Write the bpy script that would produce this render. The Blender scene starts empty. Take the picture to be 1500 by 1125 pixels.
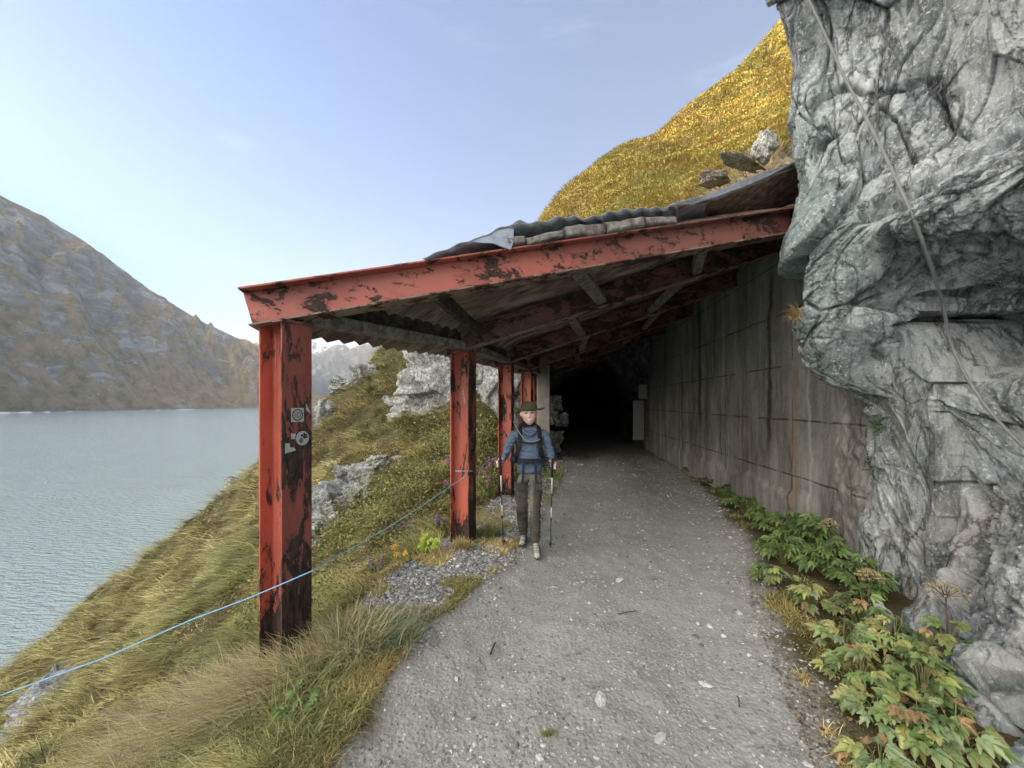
import bpy, bmesh, math, random
import numpy as np
from mathutils import Vector, Matrix, noise as mnoise
R = math.radians
SC = bpy.context.scene
COL = SC.collection
random.seed(7)
rng = np.random.default_rng(11)
F, HY, EYE = 563.0, 590.0, 1.6

def at(px, py, Y):
    return np.array([(px - 750) / F * Y, Y, EYE - (py - HY) / F * Y])

# ---------------------------------------------------------------- noise
def _h(ix, iy, iz, s):
    n = (ix.astype(np.uint32) * np.uint32(374761393) + iy.astype(np.uint32) * np.uint32(668265263)
         + iz.astype(np.uint32) * np.uint32(2246822519) + np.uint32((s * 3266489917) & 0xffffffff))
    n = (n ^ (n >> np.uint32(13))) * np.uint32(1274126177)
    n = (n ^ (n >> np.uint32(16))) * np.uint32(2246822519)
    return n ^ (n >> np.uint32(15))

def noise3(p, seed=0):
    p = np.asarray(p, dtype=np.float64)
    i = np.floor(p).astype(np.int64); f = p - i
    u = f * f * f * (f * (f * 6 - 15) + 10)
    out = 0
    for dx in (0, 1):
        for dy in (0, 1):
            for dz in (0, 1):
                h = _h(i[..., 0] + dx, i[..., 1] + dy, i[..., 2] + dz, seed)
                gx = (h & np.uint32(255)) / 127.5 - 1; gy = ((h >> np.uint32(8)) & np.uint32(255)) / 127.5 - 1
                gz = ((h >> np.uint32(16)) & np.uint32(255)) / 127.5 - 1
                d = gx * (f[..., 0] - dx) + gy * (f[..., 1] - dy) + gz * (f[..., 2] - dz)
                w = (u[..., 0] if dx else 1 - u[..., 0]) * (u[..., 1] if dy else 1 - u[..., 1]) * (u[..., 2] if dz else 1 - u[..., 2])
                out = out + w * d
    return out

def fbm(p, o=4, seed=0, g=.5, l=2.03):
    a, s, t = 1.0, 0, np.array(p, float)
    for k in range(o):
        s = s + a * noise3(t, seed + k * 17); a *= g; t = t * l
    return s

def ridged(p, o=4, seed=0, g=.5, l=2.1):
    a, s, t = 1.0, 0, np.array(p, float)
    for k in range(o):
        s = s + a * (1 - np.minimum(1, np.abs(noise3(t, seed + k * 31)) * 2.4)); a *= g; t = t * l
    return s

def sstep(a, b, x):
    t = np.clip((x - a) / (b - a), 0, 1)
    return t * t * (3 - 2 * t)

class TPS:
    def __init__(s, xy, z, lam=.02):
        s.c = np.array(xy, float); n = len(s.c)
        K = s.U(s.c, s.c) + lam * np.eye(n)
        P = np.hstack([np.ones((n, 1)), s.c])
        A = np.block([[K, P], [P.T, np.zeros((3, 3))]])
        s.w = np.linalg.solve(A, np.concatenate([z, np.zeros(3)]))
    @staticmethod
    def U(a, b):
        d = np.sqrt(((a[:, None] - b[None]) ** 2).sum(-1)) + 1e-9
        return d * d * np.log(d)
    def __call__(s, x, y):
        sh = np.shape(x); q = np.stack([np.ravel(x), np.ravel(y)], 1).astype(float); out = np.empty(len(q))
        for i in range(0, len(q), 40000):
            c = q[i:i + 40000]
            out[i:i + 40000] = s.U(c, s.c) @ s.w[:-3] + s.w[-3] + c @ s.w[-2:]
        return out.reshape(sh)

# ---------------------------------------------------------------- objects
def mesh_np(name, V, Fc, mats=None, smooth=True, cols=None, mi=None, link=True, parent=None, attrs=None):
    """V (n,3), Fc (m,k) with k constant"""
    V = np.ascontiguousarray(V, dtype=np.float32); Fc = np.ascontiguousarray(Fc, dtype=np.int32)
    me = bpy.data.meshes.new(name); n, m, k = len(V), len(Fc), Fc.shape[1]
    me.vertices.add(n); me.vertices.foreach_set('co', V.ravel())
    me.loops.add(m * k); me.loops.foreach_set('vertex_index', Fc.ravel())
    me.polygons.add(m); me.polygons.foreach_set('loop_start', np.arange(0, m * k, k, dtype=np.int32))
    try: me.polygons.foreach_set('loop_total', np.full(m, k, dtype=np.int32))
    except Exception: pass
    if mi is not None: me.polygons.foreach_set('material_index', np.asarray(mi, dtype=np.int32))
    me.update(calc_edges=True)
    me.polygons.foreach_set('use_smooth', np.full(m, bool(smooth)))
    if cols is not None:
        a = me.color_attributes.new('Col', 'FLOAT_COLOR', 'POINT')
        c = np.ones((n, 4), dtype=np.float32); c[:, :cols.shape[1]] = cols; a.data.foreach_set('color', c.ravel())
    for an, av in (attrs or {}).items():
        a = me.attributes.new(an, 'FLOAT', 'POINT'); a.data.foreach_set('value', np.asarray(av, dtype=np.float32))
    for mt in (mats if isinstance(mats, (list, tuple)) else [mats]):
        if mt: me.materials.append(mt)
    o = bpy.data.objects.new(name, me)
    if link: COL.objects.link(o)
    if parent: o.parent = parent
    return o

def grid_faces(nr, nc, mask=None, flip=False):
    i, j = np.meshgrid(np.arange(nr - 1), np.arange(nc - 1), indexing='ij')
    a = i * nc + j
    f = np.stack([a, a + 1, a + nc + 1, a + nc], -1)
    if flip: f = f[..., ::-1]
    f = f[mask] if mask is not None else f.reshape(-1, 4)
    return f

def tag(o, label=None, cat=None, group=None, kind=None):
    if label: o['label'] = label
    if cat: o['category'] = cat
    if group: o['group'] = group
    if kind: o['kind'] = kind
    return o

def empty(name, loc=(0, 0, 0), rz=0):
    o = bpy.data.objects.new(name, None); COL.objects.link(o)
    o.location = loc; o.rotation_euler = (0, 0, rz); o.empty_display_size = .2
    return o

class MB:
    """collects shapes in world (or thing) space, then links them as one mesh"""
    def __init__(s): s.v, s.f, s.m = [], [], []; s.cur = 0
    def add(s, vs, fs):
        b = len(s.v); s.v += [tuple(float(c) for c in v) for v in vs]; s.f += [tuple(b + i for i in f) for f in fs]; s.m += [s.cur] * len(fs)
    def frame(s, p, ax, ay, az, sx, sy, sz):
        """box centred p with axes ax.. half sizes s"""
        p, ax, ay, az = map(Vector, (p, ax, ay, az)); vs = []
        for a in (-1, 1):
            for b in (-1, 1):
                for c in (-1, 1): vs.append(p + ax * sx * a + ay * sy * b + az * sz * c)
        s.add(vs, [(0, 1, 3, 2), (4, 6, 7, 5), (0, 4, 5, 1), (2, 3, 7, 6), (0, 2, 6, 4), (1, 5, 7, 3)])
    def box(s, x0, y0, z0, x1, y1, z1):
        s.frame(((x0 + x1) / 2, (y0 + y1) / 2, (z0 + z1) / 2), (1, 0, 0), (0, 1, 0), (0, 0, 1), abs(x1 - x0) / 2, abs(y1 - y0) / 2, abs(z1 - z0) / 2)
    def bar(s, p0, p1, side, w, h):
        """rectangular bar from p0 to p1; side = approx direction of width w"""
        p0, p1 = Vector(p0), Vector(p1); d = (p1 - p0); L = d.length; d.normalize()
        up = d.cross(Vector(side)).normalized(); sd = up.cross(d).normalized()
        s.frame((p0 + p1) / 2, d, sd, up, L / 2, w / 2, h / 2)
    def tube(s, pts, rad, n=10, caps=True):
        pts = [Vector(p) for p in pts]; rad = rad if isinstance(rad, (list, tuple)) else [rad] * len(pts)
        rings, prev = [], None
        for i, p in enumerate(pts):
            d = (pts[min(i + 1, len(pts) - 1)] - pts[max(i - 1, 0)]).normalized()
            if prev is None: a = d.orthogonal().normalized()
            else: a = (prev - d * prev.dot(d)).normalized()
            prev = a; b = d.cross(a)
            rings.append([p + (a * math.cos(2 * math.pi * k / n) + b * math.sin(2 * math.pi * k / n)) * rad[i] for k in range(n)])
        vs = [v for r_ in rings for v in r_]; fs = []
        for i in range(len(pts) - 1):
            for k in range(n):
                a0, a1 = i * n + k, i * n + (k + 1) % n
                fs.append((a0, a1, a1 + n, a0 + n))
        if caps: fs += [tuple(range(n - 1, -1, -1)), tuple((len(pts) - 1) * n + k for k in range(n))]
        s.add(vs, fs)
    def build(s, name, mats, parent=None, smooth=False, bevel=0, seg=1):
        me = bpy.data.meshes.new(name); me.from_pydata(s.v, [], s.f)
        for mt in (mats if isinstance(mats, (list, tuple)) else [mats]): me.materials.append(mt)
        me.polygons.foreach_set('material_index', s.m)
        me.polygons.foreach_set('use_smooth', [smooth] * len(s.f)); me.update()
        o = bpy.data.objects.new(name, me); COL.objects.link(o)
        if parent: o.parent = parent
        if bevel:
            b = o.modifiers.new('b', 'BEVEL'); b.width = bevel; b.segments = seg; b.limit_method = 'ANGLE'
        return o

# ---------------------------------------------------------------- materials
class NT:
    def __init__(s, name, rough=.8, spec=.3):
        s.m = bpy.data.materials.new(name); s.m.use_nodes = True; s.t = s.m.node_tree; s.n = s.t.nodes; s.l = s.t.links
        s.b = s.n['Principled BSDF']; s.b.inputs['Roughness'].default_value = rough; s.b.inputs['Specular IOR Level'].default_value = spec
    def put(s, sock, v):
        if isinstance(v, bpy.types.NodeSocket): s.l.new(v, sock)
        elif v is not None:
            if isinstance(v, (tuple, list)) and len(v) == 3 and sock.type == 'RGBA': v = (*v, 1)
            sock.default_value = v
    def obj(s): return s.n.new('ShaderNodeTexCoord').outputs['Object']
    def geo(s, o='Position'): return s.n.new('ShaderNodeNewGeometry').outputs[o]
    def attr(s, name, o='Color'):
        a = s.n.new('ShaderNodeAttribute'); a.attribute_name = name; return a.outputs[o]
    def map(s, v, sc=(1, 1, 1), loc=(0, 0, 0), rot=(0, 0, 0)):
        m = s.n.new('ShaderNodeMapping'); s.put(m.inputs[0], v); m.inputs[1].default_value = loc; m.inputs[2].default_value = rot; m.inputs[3].default_value = sc
        return m.outputs[0]
    def noise(s, v, scale=5, det=6, rough=.55, dist=0, o='Fac', ty=None):
        x = s.n.new('ShaderNodeTexNoise')
        if ty: x.noise_type = ty
        s.put(x.inputs['Vector'], v); x.inputs['Scale'].default_value = scale; x.inputs['Detail'].default_value = det
        x.inputs['Roughness'].default_value = rough; x.inputs['Distortion'].default_value = dist
        return x.outputs[o]
    def vor(s, v, scale=5, feat='F1', o='Distance', rnd=1):
        x = s.n.new('ShaderNodeTexVoronoi'); x.feature = feat; s.put(x.inputs['Vector'], v); x.inputs['Scale'].default_value = scale
        x.inputs['Randomness'].default_value = rnd
        return x.outputs[o]
    def wave(s, v, scale=5, dist=2, det=3, dirn='X', ds=1):
        x = s.n.new('ShaderNodeTexWave'); x.bands_direction = dirn; s.put(x.inputs['Vector'], v); x.inputs['Scale'].default_value = scale
        x.inputs['Distortion'].default_value = dist; x.inputs['Detail'].default_value = det; x.inputs['Detail Scale'].default_value = ds
        return x.outputs['Fac']
    def math(s, op, a, b=None, c=None, clamp=False):
        x = s.n.new('ShaderNodeMath'); x.operation = op; x.use_clamp = clamp; s.put(x.inputs[0], a)
        if b is not None: s.put(x.inputs[1], b)
        if c is not None: s.put(x.inputs[2], c)
        return x.outputs[0]
    def ss(s, v, a, b):
        x = s.n.new('ShaderNodeMapRange'); x.interpolation_type = 'SMOOTHSTEP'; s.put(x.inputs[0], v); x.inputs[1].default_value = a; x.inputs[2].default_value = b
        return x.outputs[0]
    def mr(s, v, a, b, c, d):
        x = s.n.new('ShaderNodeMapRange'); s.put(x.inputs[0], v)
        for i, q in enumerate((a, b, c, d)): x.inputs[1 + i].default_value = q
        return x.outputs[0]
    def sep(s, v):
        x = s.n.new('ShaderNodeSeparateXYZ'); s.put(x.inputs[0], v); return x.outputs
    def mix(s, f, a, b, mode='MIX'):
        x = s.n.new('ShaderNodeMix'); x.data_type = 'RGBA'; x.blend_type = mode
        s.put(x.inputs[0], f); s.put(x.inputs[6], a); s.put(x.inputs[7], b); return x.outputs[2]
    def ramp(s, f, stops):
        x = s.n.new('ShaderNodeValToRGB'); e = x.color_ramp.elements
        while len(e) < len(stops): e.new(.5)
        for q, (p, c) in zip(e, stops): q.position = p; q.color = (*c, 1)
        s.put(x.inputs[0], f); return x.outputs[0]
    def bump(s, h, st=.3, d=.02, prev=None):
        x = s.n.new('ShaderNodeBump'); x.inputs['Strength'].default_value = st; x.inputs['Distance'].default_value = d
        s.put(x.inputs['Height'], h)
        if prev: s.put(x.inputs['Normal'], prev)
        return x.outputs[0]
    def out(s, col=None, rough=None, nrm=None, metal=None):
        for k, v in (('Base Color', col), ('Roughness', rough), ('Normal', nrm), ('Metallic', metal)):
            if v is not None: s.put(s.b.inputs[k], v)
        return s.m

def plain(name, col, rough=.7, spec=.3, var=.25, sc=40, bump=0, metal=0):
    t = NT(name, rough, spec); o = t.obj(); n = t.noise(o, sc, 4)
    c = t.mix(n, tuple(x * (1 - var) for x in col), tuple(min(1, x * (1 + var)) for x in col))
    return t.out(c, nrm=t.bump(n, bump, .005) if bump else None, metal=metal)

MAT = {}
def m_rock(name, base, light, dark, sc=1.0, tint=(.2, .3, .27), lowwarm=True, fol=(1, 1, .32), rot=(0, 0, 0)):
    t = NT(name, .85, .25); p = t.geo(); q = t.map(p, tuple(f * sc for f in fol), rot=rot)
    n1 = t.noise(q, 1.6, 12, .70, .12); n2 = t.noise(q, 9, 10, .74, .05); n3 = t.noise(t.map(p, (1, 1, 1)), 38 * sc, 6, .75)
    v1 = t.noise(t.map(p, (sc, sc, sc * .5)), 2.2, 8, .6, 1.3, ty='RIDGED_MULTIFRACTAL') if False else t.vor(t.map(p, (sc * 2.2, sc * 2.2, sc * .9)), 1.5, 'DISTANCE_TO_EDGE')
    c = t.ramp(n1, [(.33, dark), (.47, base), (.6, light), (.7, base)])
    c = t.mix(t.ss(n2, .40, .56), t.mix(.7, c, dark), c)
    c = t.mix(t.math('MULTIPLY', t.ss(t.noise(q, .9 * sc, 5, .6, .1), .5, .68), .55), c, tint)
    c = t.mix(t.math('MULTIPLY', t.ss(n3, .52, .66), .85), c, tuple(min(.75, x * 1.5) for x in light))
    vein = t.math('SUBTRACT', 1, t.math('MULTIPLY', t.math('ABSOLUTE', t.math('SUBTRACT', t.noise(t.map(p, (1, 1, .5), rot=(.5, .2, 0)), 2.6, 7, .6, .15), .5)), 34), clamp=True)
    c = t.mix(t.math('MULTIPLY', vein, .22), c, (.62, .63, .62))
    if lowwarm:
        z = t.sep(p)[2]
        lw = t.math('MULTIPLY', t.ss(t.math('ADD', z, t.math('MULTIPLY', t.noise(p, 1.1, 4), 1.6)), 3.2, 1.6), t.ss(t.noise(p, 2.4, 7, .65), .42, .62))
        c = t.mix(t.math('MULTIPLY', lw, .6), c, (.52, .5, .46))
    # crack lines
    ed = t.ss(t.math('ADD', v1, t.math('MULTIPLY', n2, .05)), .03, .045)
    cr = t.math('SUBTRACT', 1, t.math('MULTIPLY', t.math('ABSOLUTE', t.math('SUBTRACT', t.noise(q, 1.9, 7, .6, .2), .47)), 50), clamp=True)
    h = t.math('ADD', t.math('MULTIPLY', n2, .7), t.math('MULTIPLY', n3, .22))
    h = t.math('SUBTRACT', h, t.math('MULTIPLY', cr, .10))
    c = t.mix(t.math('MULTIPLY', cr, .75), c, tuple(x * .35 for x in dark))
    c = t.mix(t.math('MULTIPLY', t.ss(t.noise(q, 4.2, 8, .7), .54, .66), .55), c, tuple(x * .6 for x in dark))
    b = t.bump(h, 1.0, .07 / sc)
    b = t.bump(t.noise(p, 95 * sc, 4, .7), .9, .012 / sc, b)
    return t.out(c, nrm=b)
MAT['rock'] = m_rock('grey_rock', (.35, .38, .40), (.60, .63, .64), (.095, .105, .11))
MAT['outcrop'] = m_rock('outcrop_rock', (.29, .29, .27), (.52, .52, .49), (.05, .05, .045), 2.2, (.22, .22, .15), False, (1, 1, .8), (.4, .5, 0))
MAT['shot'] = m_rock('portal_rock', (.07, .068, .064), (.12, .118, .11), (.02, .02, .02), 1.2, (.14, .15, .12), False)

MAT['brownrock'] = m_rock('brown_rock', (.24, .2, .16), (.36, .31, .26), (.1, .08, .06), 1.6, (.2, .17, .12), False)
def m_ground():
    t = NT('ground', .95, .15); p = t.geo(); z = t.sep(t.attr('Col'))
    fine = t.noise(p, 60, 5, .7); mid = t.noise(p, 7, 6, .6); big = t.noise(p, 1.1, 5, .55)
    v = t.vor(p, 45, o='Color'); vd = t.vor(p, 45)
    vb = t.vor(p, 17, o='Color'); vbd = t.vor(p, 17)
    path = t.ramp(t.math('ADD', t.math('MULTIPLY', mid, .5), t.math('MULTIPLY', big, .5)), [(.35, (.18, .178, .155)), (.5, (.27, .268, .24)), (.68, (.36, .358, .33))])
    path = t.mix(.5, path, t.mix(fine, (.09, .089, .08), (.48, .475, .44)))
    sp = t.math('MULTIPLY', t.ss(t.sep(v)[0], .86, .93), t.ss(vd, .42, .3))
    path = t.mix(t.math('MULTIPLY', sp, .4), path, (.55, .55, .52))
    sp2 = t.math('MULTIPLY', t.ss(t.sep(vb)[0], .92, .96), t.ss(vbd, .3, .22))
    path = t.mix(t.math('MULTIPLY', sp2, .25), path, (.52, .52, .5))
    gv = t.vor(p, 34, o='Color'); gd = t.vor(p, 34)
    grav = t.mix(t.sep(gv)[1], (.20, .195, .185), (.55, .54, .52)); grav = t.mix(t.ss(gd, .35, .75), grav, (.1, .098, .09))
    soil = t.ramp(t.noise(p, 3, 9, .7), [(.3, (.035, .028, .016)), (.5, (.075, .065, .03)), (.7, (.12, .11, .055))])
    yel = t.ramp(t.noise(p, 1.3, 9, .75), [(.3, (.12, .10, .03)), (.5, (.32, .26, .07)), (.7, (.5, .39, .1))])
    ero = t.ramp(t.noise(p, 2, 9, .7), [(.3, (.08, .06, .04)), (.55, (.24, .19, .13)), (.75, (.42, .38, .32))])
    c = t.mix(z[2], soil, yel); c = t.mix(t.attr('ero', 'Fac'), c, ero)
    c = t.mix(z[1], c, grav); c = t.mix(z[0], c, path)
    h = t.math('ADD', t.math('MULTIPLY', fine, .5), t.math('MULTIPLY', t.math('SUBTRACT', 1, vd), .5))
    b = t.bump(h, .9, .012); b = t.bump(t.math('MULTIPLY', t.math('SUBTRACT', 1, t.vor(p, 30)), z[1]), 1, .03, b)
    b = t.bump(mid, .35, .05, b)
    return t.out(c, nrm=b)
MAT['ground'] = m_ground()

def m_paint(name, lo, hi, amt, vert=True, base_z=None):
    """red paint over dark rusty steel, flaked off in patches"""
    t = NT(name, .5, .4); p = t.geo()
    q = t.map(p, (1, 1, .3) if vert else (.55, .55, 1))
    n = t.noise(q, 9, 8, .66, .7); n2 = t.noise(q, 34, 6, .7, .3); big = t.noise(p, 1.7, 3)
    w = t.math('ADD', n, t.math('MULTIPLY', t.math('SUBTRACT', n2, .5), .42))
    w = t.math('ADD', w, t.math('MULTIPLY', t.math('SUBTRACT', big, .5), .38))
    if base_z is not None:
        z = t.sep(p)[2]; w = t.math('ADD', w, t.mr(z, base_z - .1, base_z + (.75 if 'flange' in name else .4), .26, 0))
        x = t.math('ADD', w, t.mr(z, base_z - .1, base_z + .3, .1, 0))
        w = x
    fl = t.ss(t.noise(q, 55, 5, .75), .66, .68); m = t.math('MAXIMUM', t.ss(w, amt, amt + .01), t.math('MULTIPLY', fl, t.ss(w, amt - .12, amt - .05)))
    red = t.ramp(t.noise(q, 4, 7, .6), [(.3, lo), (.55, hi), (.8, tuple(x * 1.08 for x in hi))])
    red = t.mix(t.math('MULTIPLY', t.ss(t.noise(q, 16, 6, .7), .5, .75), .3), red, (.30, .12, .09))
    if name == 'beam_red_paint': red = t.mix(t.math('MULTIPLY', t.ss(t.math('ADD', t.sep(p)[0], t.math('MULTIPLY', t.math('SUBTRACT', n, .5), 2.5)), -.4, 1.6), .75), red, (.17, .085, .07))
    red = t.mix(t.math('MULTIPLY', t.ss(w, amt - .05, amt), .6), red, (.15, .055, .03))
    dk = t.mix(t.ss(n2, .35, .65), (.010, .008, .008), (.075, .042, .03)); dk = t.mix(t.math('MULTIPLY', t.ss(t.noise(q, 20, 6, .7), .55, .7), .5), dk, (.16, .07, .035))
    c = t.mix(m, red, dk)
    return t.out(c, t.mr(m, 0, 1, .42, .8), t.bump(t.math('SUBTRACT', 1, m), .5, .004, t.bump(n2, .25, .004)))
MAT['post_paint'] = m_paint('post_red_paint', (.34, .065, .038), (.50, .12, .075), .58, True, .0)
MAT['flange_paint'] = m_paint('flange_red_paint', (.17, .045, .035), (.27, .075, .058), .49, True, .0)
MAT['beam_paint'] = m_paint('beam_red_paint', (.28, .07, .05), (.44, .13, .09), .555, False)
MAT['under_paint'] = m_paint('flange_underside', (.15, .09, .07), (.24, .17, .14), .53, False)
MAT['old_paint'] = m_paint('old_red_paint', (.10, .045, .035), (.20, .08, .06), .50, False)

def m_rust():
    t = NT('rusty_sheet', .75, .3); p = t.geo(); q = t.map(p, (.5, 4.5, 1), rot=(0, 0, -.25))
    n = t.noise(q, 3, 9, .7, .4); n2 = t.noise(q, 14, 8, .7)
    c = t.ramp(n, [(.3, (.035, .025, .018)), (.42, (.12, .088, .065)), (.54, (.25, .205, .16)), (.7, (.40, .35, .28))])
    c = t.mix(t.math('MULTIPLY', t.ss(n2, .52, .7), .6), c, (.05, .035, .028))
    c = t.mix(t.math('MULTIPLY', t.ss(t.noise(p, 1.2, 4), .5, .7), .5), c, (.13, .055, .035))
    return t.out(c, nrm=t.bump(n2, .4, .01))
MAT['rust'] = m_rust()
def m_galv():
    t = NT('galvanised_sheet', .45, .5); p = t.geo(); n = t.noise(p, 5, 8, .65, .6); n2 = t.noise(p, 22, 6)
    c = t.ramp(n, [(.3, (.20, .21, .23)), (.5, (.42, .45, .5)), (.7, (.52, .55, .6))]); c = t.mix(t.math('MULTIPLY', t.ss(n2, .58, .7), .4), c, (.2, .14, .1))
    return t.out(c, t.mr(n, .3, .7, .6, .35), t.bump(n, .3, .01), .6)
MAT['galv'] = m_galv()
def m_wood(name, a, b, sc=(1, 8, 8)):
    t = NT(name, .85, .2); o = t.obj(); q = t.map(o, sc); n = t.noise(q, 4, 9, .7, .5)
    c = t.ramp(n, [(.3, tuple(x * .3 for x in a)), (.48, a), (.68, b)])
    return t.out(c, nrm=t.bump(n, .7, .01))
MAT['timber'] = m_wood('weathered_timber', (.15, .135, .12), (.32, .30, .27), (3, 3, 3))
MAT['board'] = m_wood('brown_board', (.16, .11, .075), (.33, .25, .18), (1.2, 5, 5))
MAT['timber_dark'] = m_wood('dark_timber', (.05, .043, .038), (.12, .105, .09), (3, 3, 3))

def m_conc():
    t = NT('stained_concrete', .8, .3); p = t.geo(); x, y, z = t.sep(p)
    u = t.n.new('ShaderNodeCombineXYZ'); t.put(u.inputs[0], y); t.put(u.inputs[1], z); uv = u.outputs[0]
    st = t.noise(t.map(uv, (1, .16, 1)), 2.6, 9, .74, .08); st2 = t.noise(t.map(uv, (1, .1, 1), (4, 2, 0)), 8, 7, .72, .2)
    blot = t.noise(p, 1.3, 8, .62); fine = t.noise(p, 42, 6, .72)
    c = t.ramp(st, [(.34, (.07, .064, .054)), (.44, (.19, .178, .155)), (.55, (.31, .298, .27)), (.70, (.46, .45, .42))])
    c = t.mix(t.math('MULTIPLY', t.ss(st2, .55, .72), .45), c, (.42, .42, .4))
    c = t.mix(t.math('MULTIPLY', t.ss(blot, .48, .66), .5), c, (.13, .135, .12))
    c = t.mix(t.math('MULTIPLY', t.ss(z, 1.9, 3.2), .4), c, (.09, .105, .095))
    # pour joints
    zz = t.math('ADD', z, t.math('MULTIPLY', t.noise(t.map(uv, (1, .2, 1)), 2, 4), .04))
    j = t.math('ABSOLUTE', t.math('SUBTRACT', t.math('FRACT', t.math('MULTIPLY', t.math('ADD', zz, .32), 1.45)), .5))
    j = t.math('MULTIPLY', t.ss(j, .022, .004), t.ss(t.noise(p, 3, 4), .38, .5))
    yy = t.math('ADD', y, t.math('MULTIPLY', t.noise(p, 4, 3), .04)); j2 = t.math('ABSOLUTE', t.math('SUBTRACT', t.math('FRACT', t.math('MULTIPLY', yy, .52)), .5))
    j2 = t.math('MULTIPLY', t.math('MULTIPLY', t.ss(j2, .011, .003), .6), t.ss(t.noise(p, 2.1, 3), .45, .55))
    c = t.mix(t.math('MULTIPLY', j, .75), c, (.03, .03, .028)); c = t.mix(j2, c, (.04, .04, .036))
    wob = t.math('MULTIPLY', t.math('SUBTRACT', t.noise(t.map(uv, (.4, 1, 1)), 1.4, 4), .5), .35)
    ys = t.math('ADD', y, wob)
    def band(y0, w, z0, z1, col, k, c):
        d = t.math('ABSOLUTE', t.math('SUBTRACT', ys, y0)); m = t.ss(t.math('ADD', d, t.math('MULTIPLY', st2, w * .8)), w * 1.3, w * .5)
        m = t.math('MULTIPLY', m, t.math('MULTIPLY', t.ss(z, z0 - .05, z0 + .5), t.ss(z, z1 + .3, z1 - .2)))
        return t.mix(t.math('MULTIPLY', m, k), c, col)
    c = band(7.95, .2, .9, 3.6, (.02, .02, .018), .85, c); c = band(7.2, .1, 1.9, 3.5, (.03, .028, .025), .7, c); c = band(9.1, .09, .0, 2.4, (.045, .03, .02), .8, c)
    c = band(5.3, .09, .75, 3.3, (.03, .018, .01), .9, c); c = band(4.72, .1, .0, 2.0, (.26, .15, .06), .6, c)
    c = band(4.8, .05, -.2, 1.0, (.10, .04, .02), .75, c); c = band(6.1, .07, .1, 1.9, (.12, .075, .045), .6, c); c = band(6.9, .06, .3, 1.5, (.05, .035, .025), .7, c)
    c = band(4.45, .05, -.1, 2.4, (.5, .49, .45), .6, c)
    c = t.mix(t.math('MULTIPLY', t.ss(fine, .5, .7), .35), c, (.42, .42, .4)); c = t.mix(t.math('MULTIPLY', t.ss(t.noise(p, 16, 7, .75), .56, .7), .5), c, (.06, .055, .048))
    h = t.math('SUBTRACT', t.math('ADD', t.math('MULTIPLY', fine, .3), t.math('MULTIPLY', blot, .8)), t.math('MULTIPLY', j, .8))
    return t.out(c, nrm=t.bump(h, .7, .018))
MAT['concrete'] = m_conc()

def m_water():
    t = NT('lake_water', .05, .4); p = t.geo(); 
    a = t.noise(t.map(p, (.16, .42, 1), rot=(0, 0, .25)), 2.2, 5, .6); b = t.noise(t.map(p, (.02, .045, 1)), 1.2, 4)
    c = t.mix(b, (.40, .51, .50), (.54, .64, .63))
    return t.out(c, t.mr(b, .3, .7, .05, .12), t.bump(a, 1, 3))
MAT['water'] = m_water()

def m_mtn():
    t = NT('mountain_side', .95, .1); p = t.geo(); q = t.map(p, (.001, .001, .001)); z = t.sep(p)[2]; nz = t.sep(t.geo('Normal'))[2]
    n = t.noise(q, 9, 12, .68, .4); n2 = t.noise(t.map(p, (.001, .001, .0024)), 6, 12, .70, .8)
    g = t.ramp(t.noise(q, 16, 9, .7), [(.35, (.17, .145, .06)), (.5, (.35, .25, .12)), (.65, (.46, .34, .19))])
    r = t.ramp(n2, [(.36, (.15, .135, .115)), (.5, (.3, .27, .235)), (.62, (.5, .47, .42))])
    m = t.math('ADD', t.math('ADD', n, t.math('MULTIPLY', n2, .55)), t.math('ADD', t.mr(z, 100, 1100, -.16, .03), t.mr(nz, .5, .95, .12, -.18)))
    c = t.mix(t.ss(m, .76, .86), g, r)
    lo = t.ss(t.math('ADD', z, t.math('MULTIPLY', n2, 14)), -22, -30)
    c = t.mix(lo, c, (.27, .25, .22))
    return t.out(c, nrm=t.bump(t.noise(q, 60, 8, .75), 1, 14))
MAT['mountain'] = m_mtn()
def m_far(snow):
    t = NT('far_range_snow' if snow else 'far_range', .95, .1); p = t.geo(); q = t.map(p, (.001, .001, .0008)); z = t.sep(p)[2]; nz = t.sep(t.geo('Normal'))[2]
    n = t.noise(q, 7, 9, .7)
    m = t.ss(t.math('ADD', t.math('ADD', n, t.mr(nz, .3, .9, -.1, .1)), t.mr(z, 200, 1500, -.15, .06)), .69 - .26 * snow, .74 - .26 * snow)
    return t.out(t.mix(m, (.06, .065, .08), (.85, .86, .9)))
MAT['far'] = m_far(0); MAT['far_snow'] = m_far(1)

def m_veg(name, tr=.25, rough=.6):
    t = NT(name, rough, .25); c = t.attr('Col'); t.out(c)
    d = t.n.new('ShaderNodeBsdfTranslucent'); t.put(d.inputs[0], c); mx = t.n.new('ShaderNodeMixShader'); mx.inputs[0].default_value = tr
    t.l.new(t.b.outputs[0], mx.inputs[1]); t.l.new(d.outputs[0], mx.inputs[2]); t.l.new(mx.outputs[0], t.n['Material Output'].inputs[0])
    return t.m
MAT['veg'] = m_veg('grass_blade')
MAT['leaf'] = m_veg('leaf_blade', .2, .5)
MAT['stone'] = plain('pale_stone', (.42, .42, .41), .9, .2, .5, 30, .6)
MAT['pebble'] = m_veg('pebble_stone', 0, .9)
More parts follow.
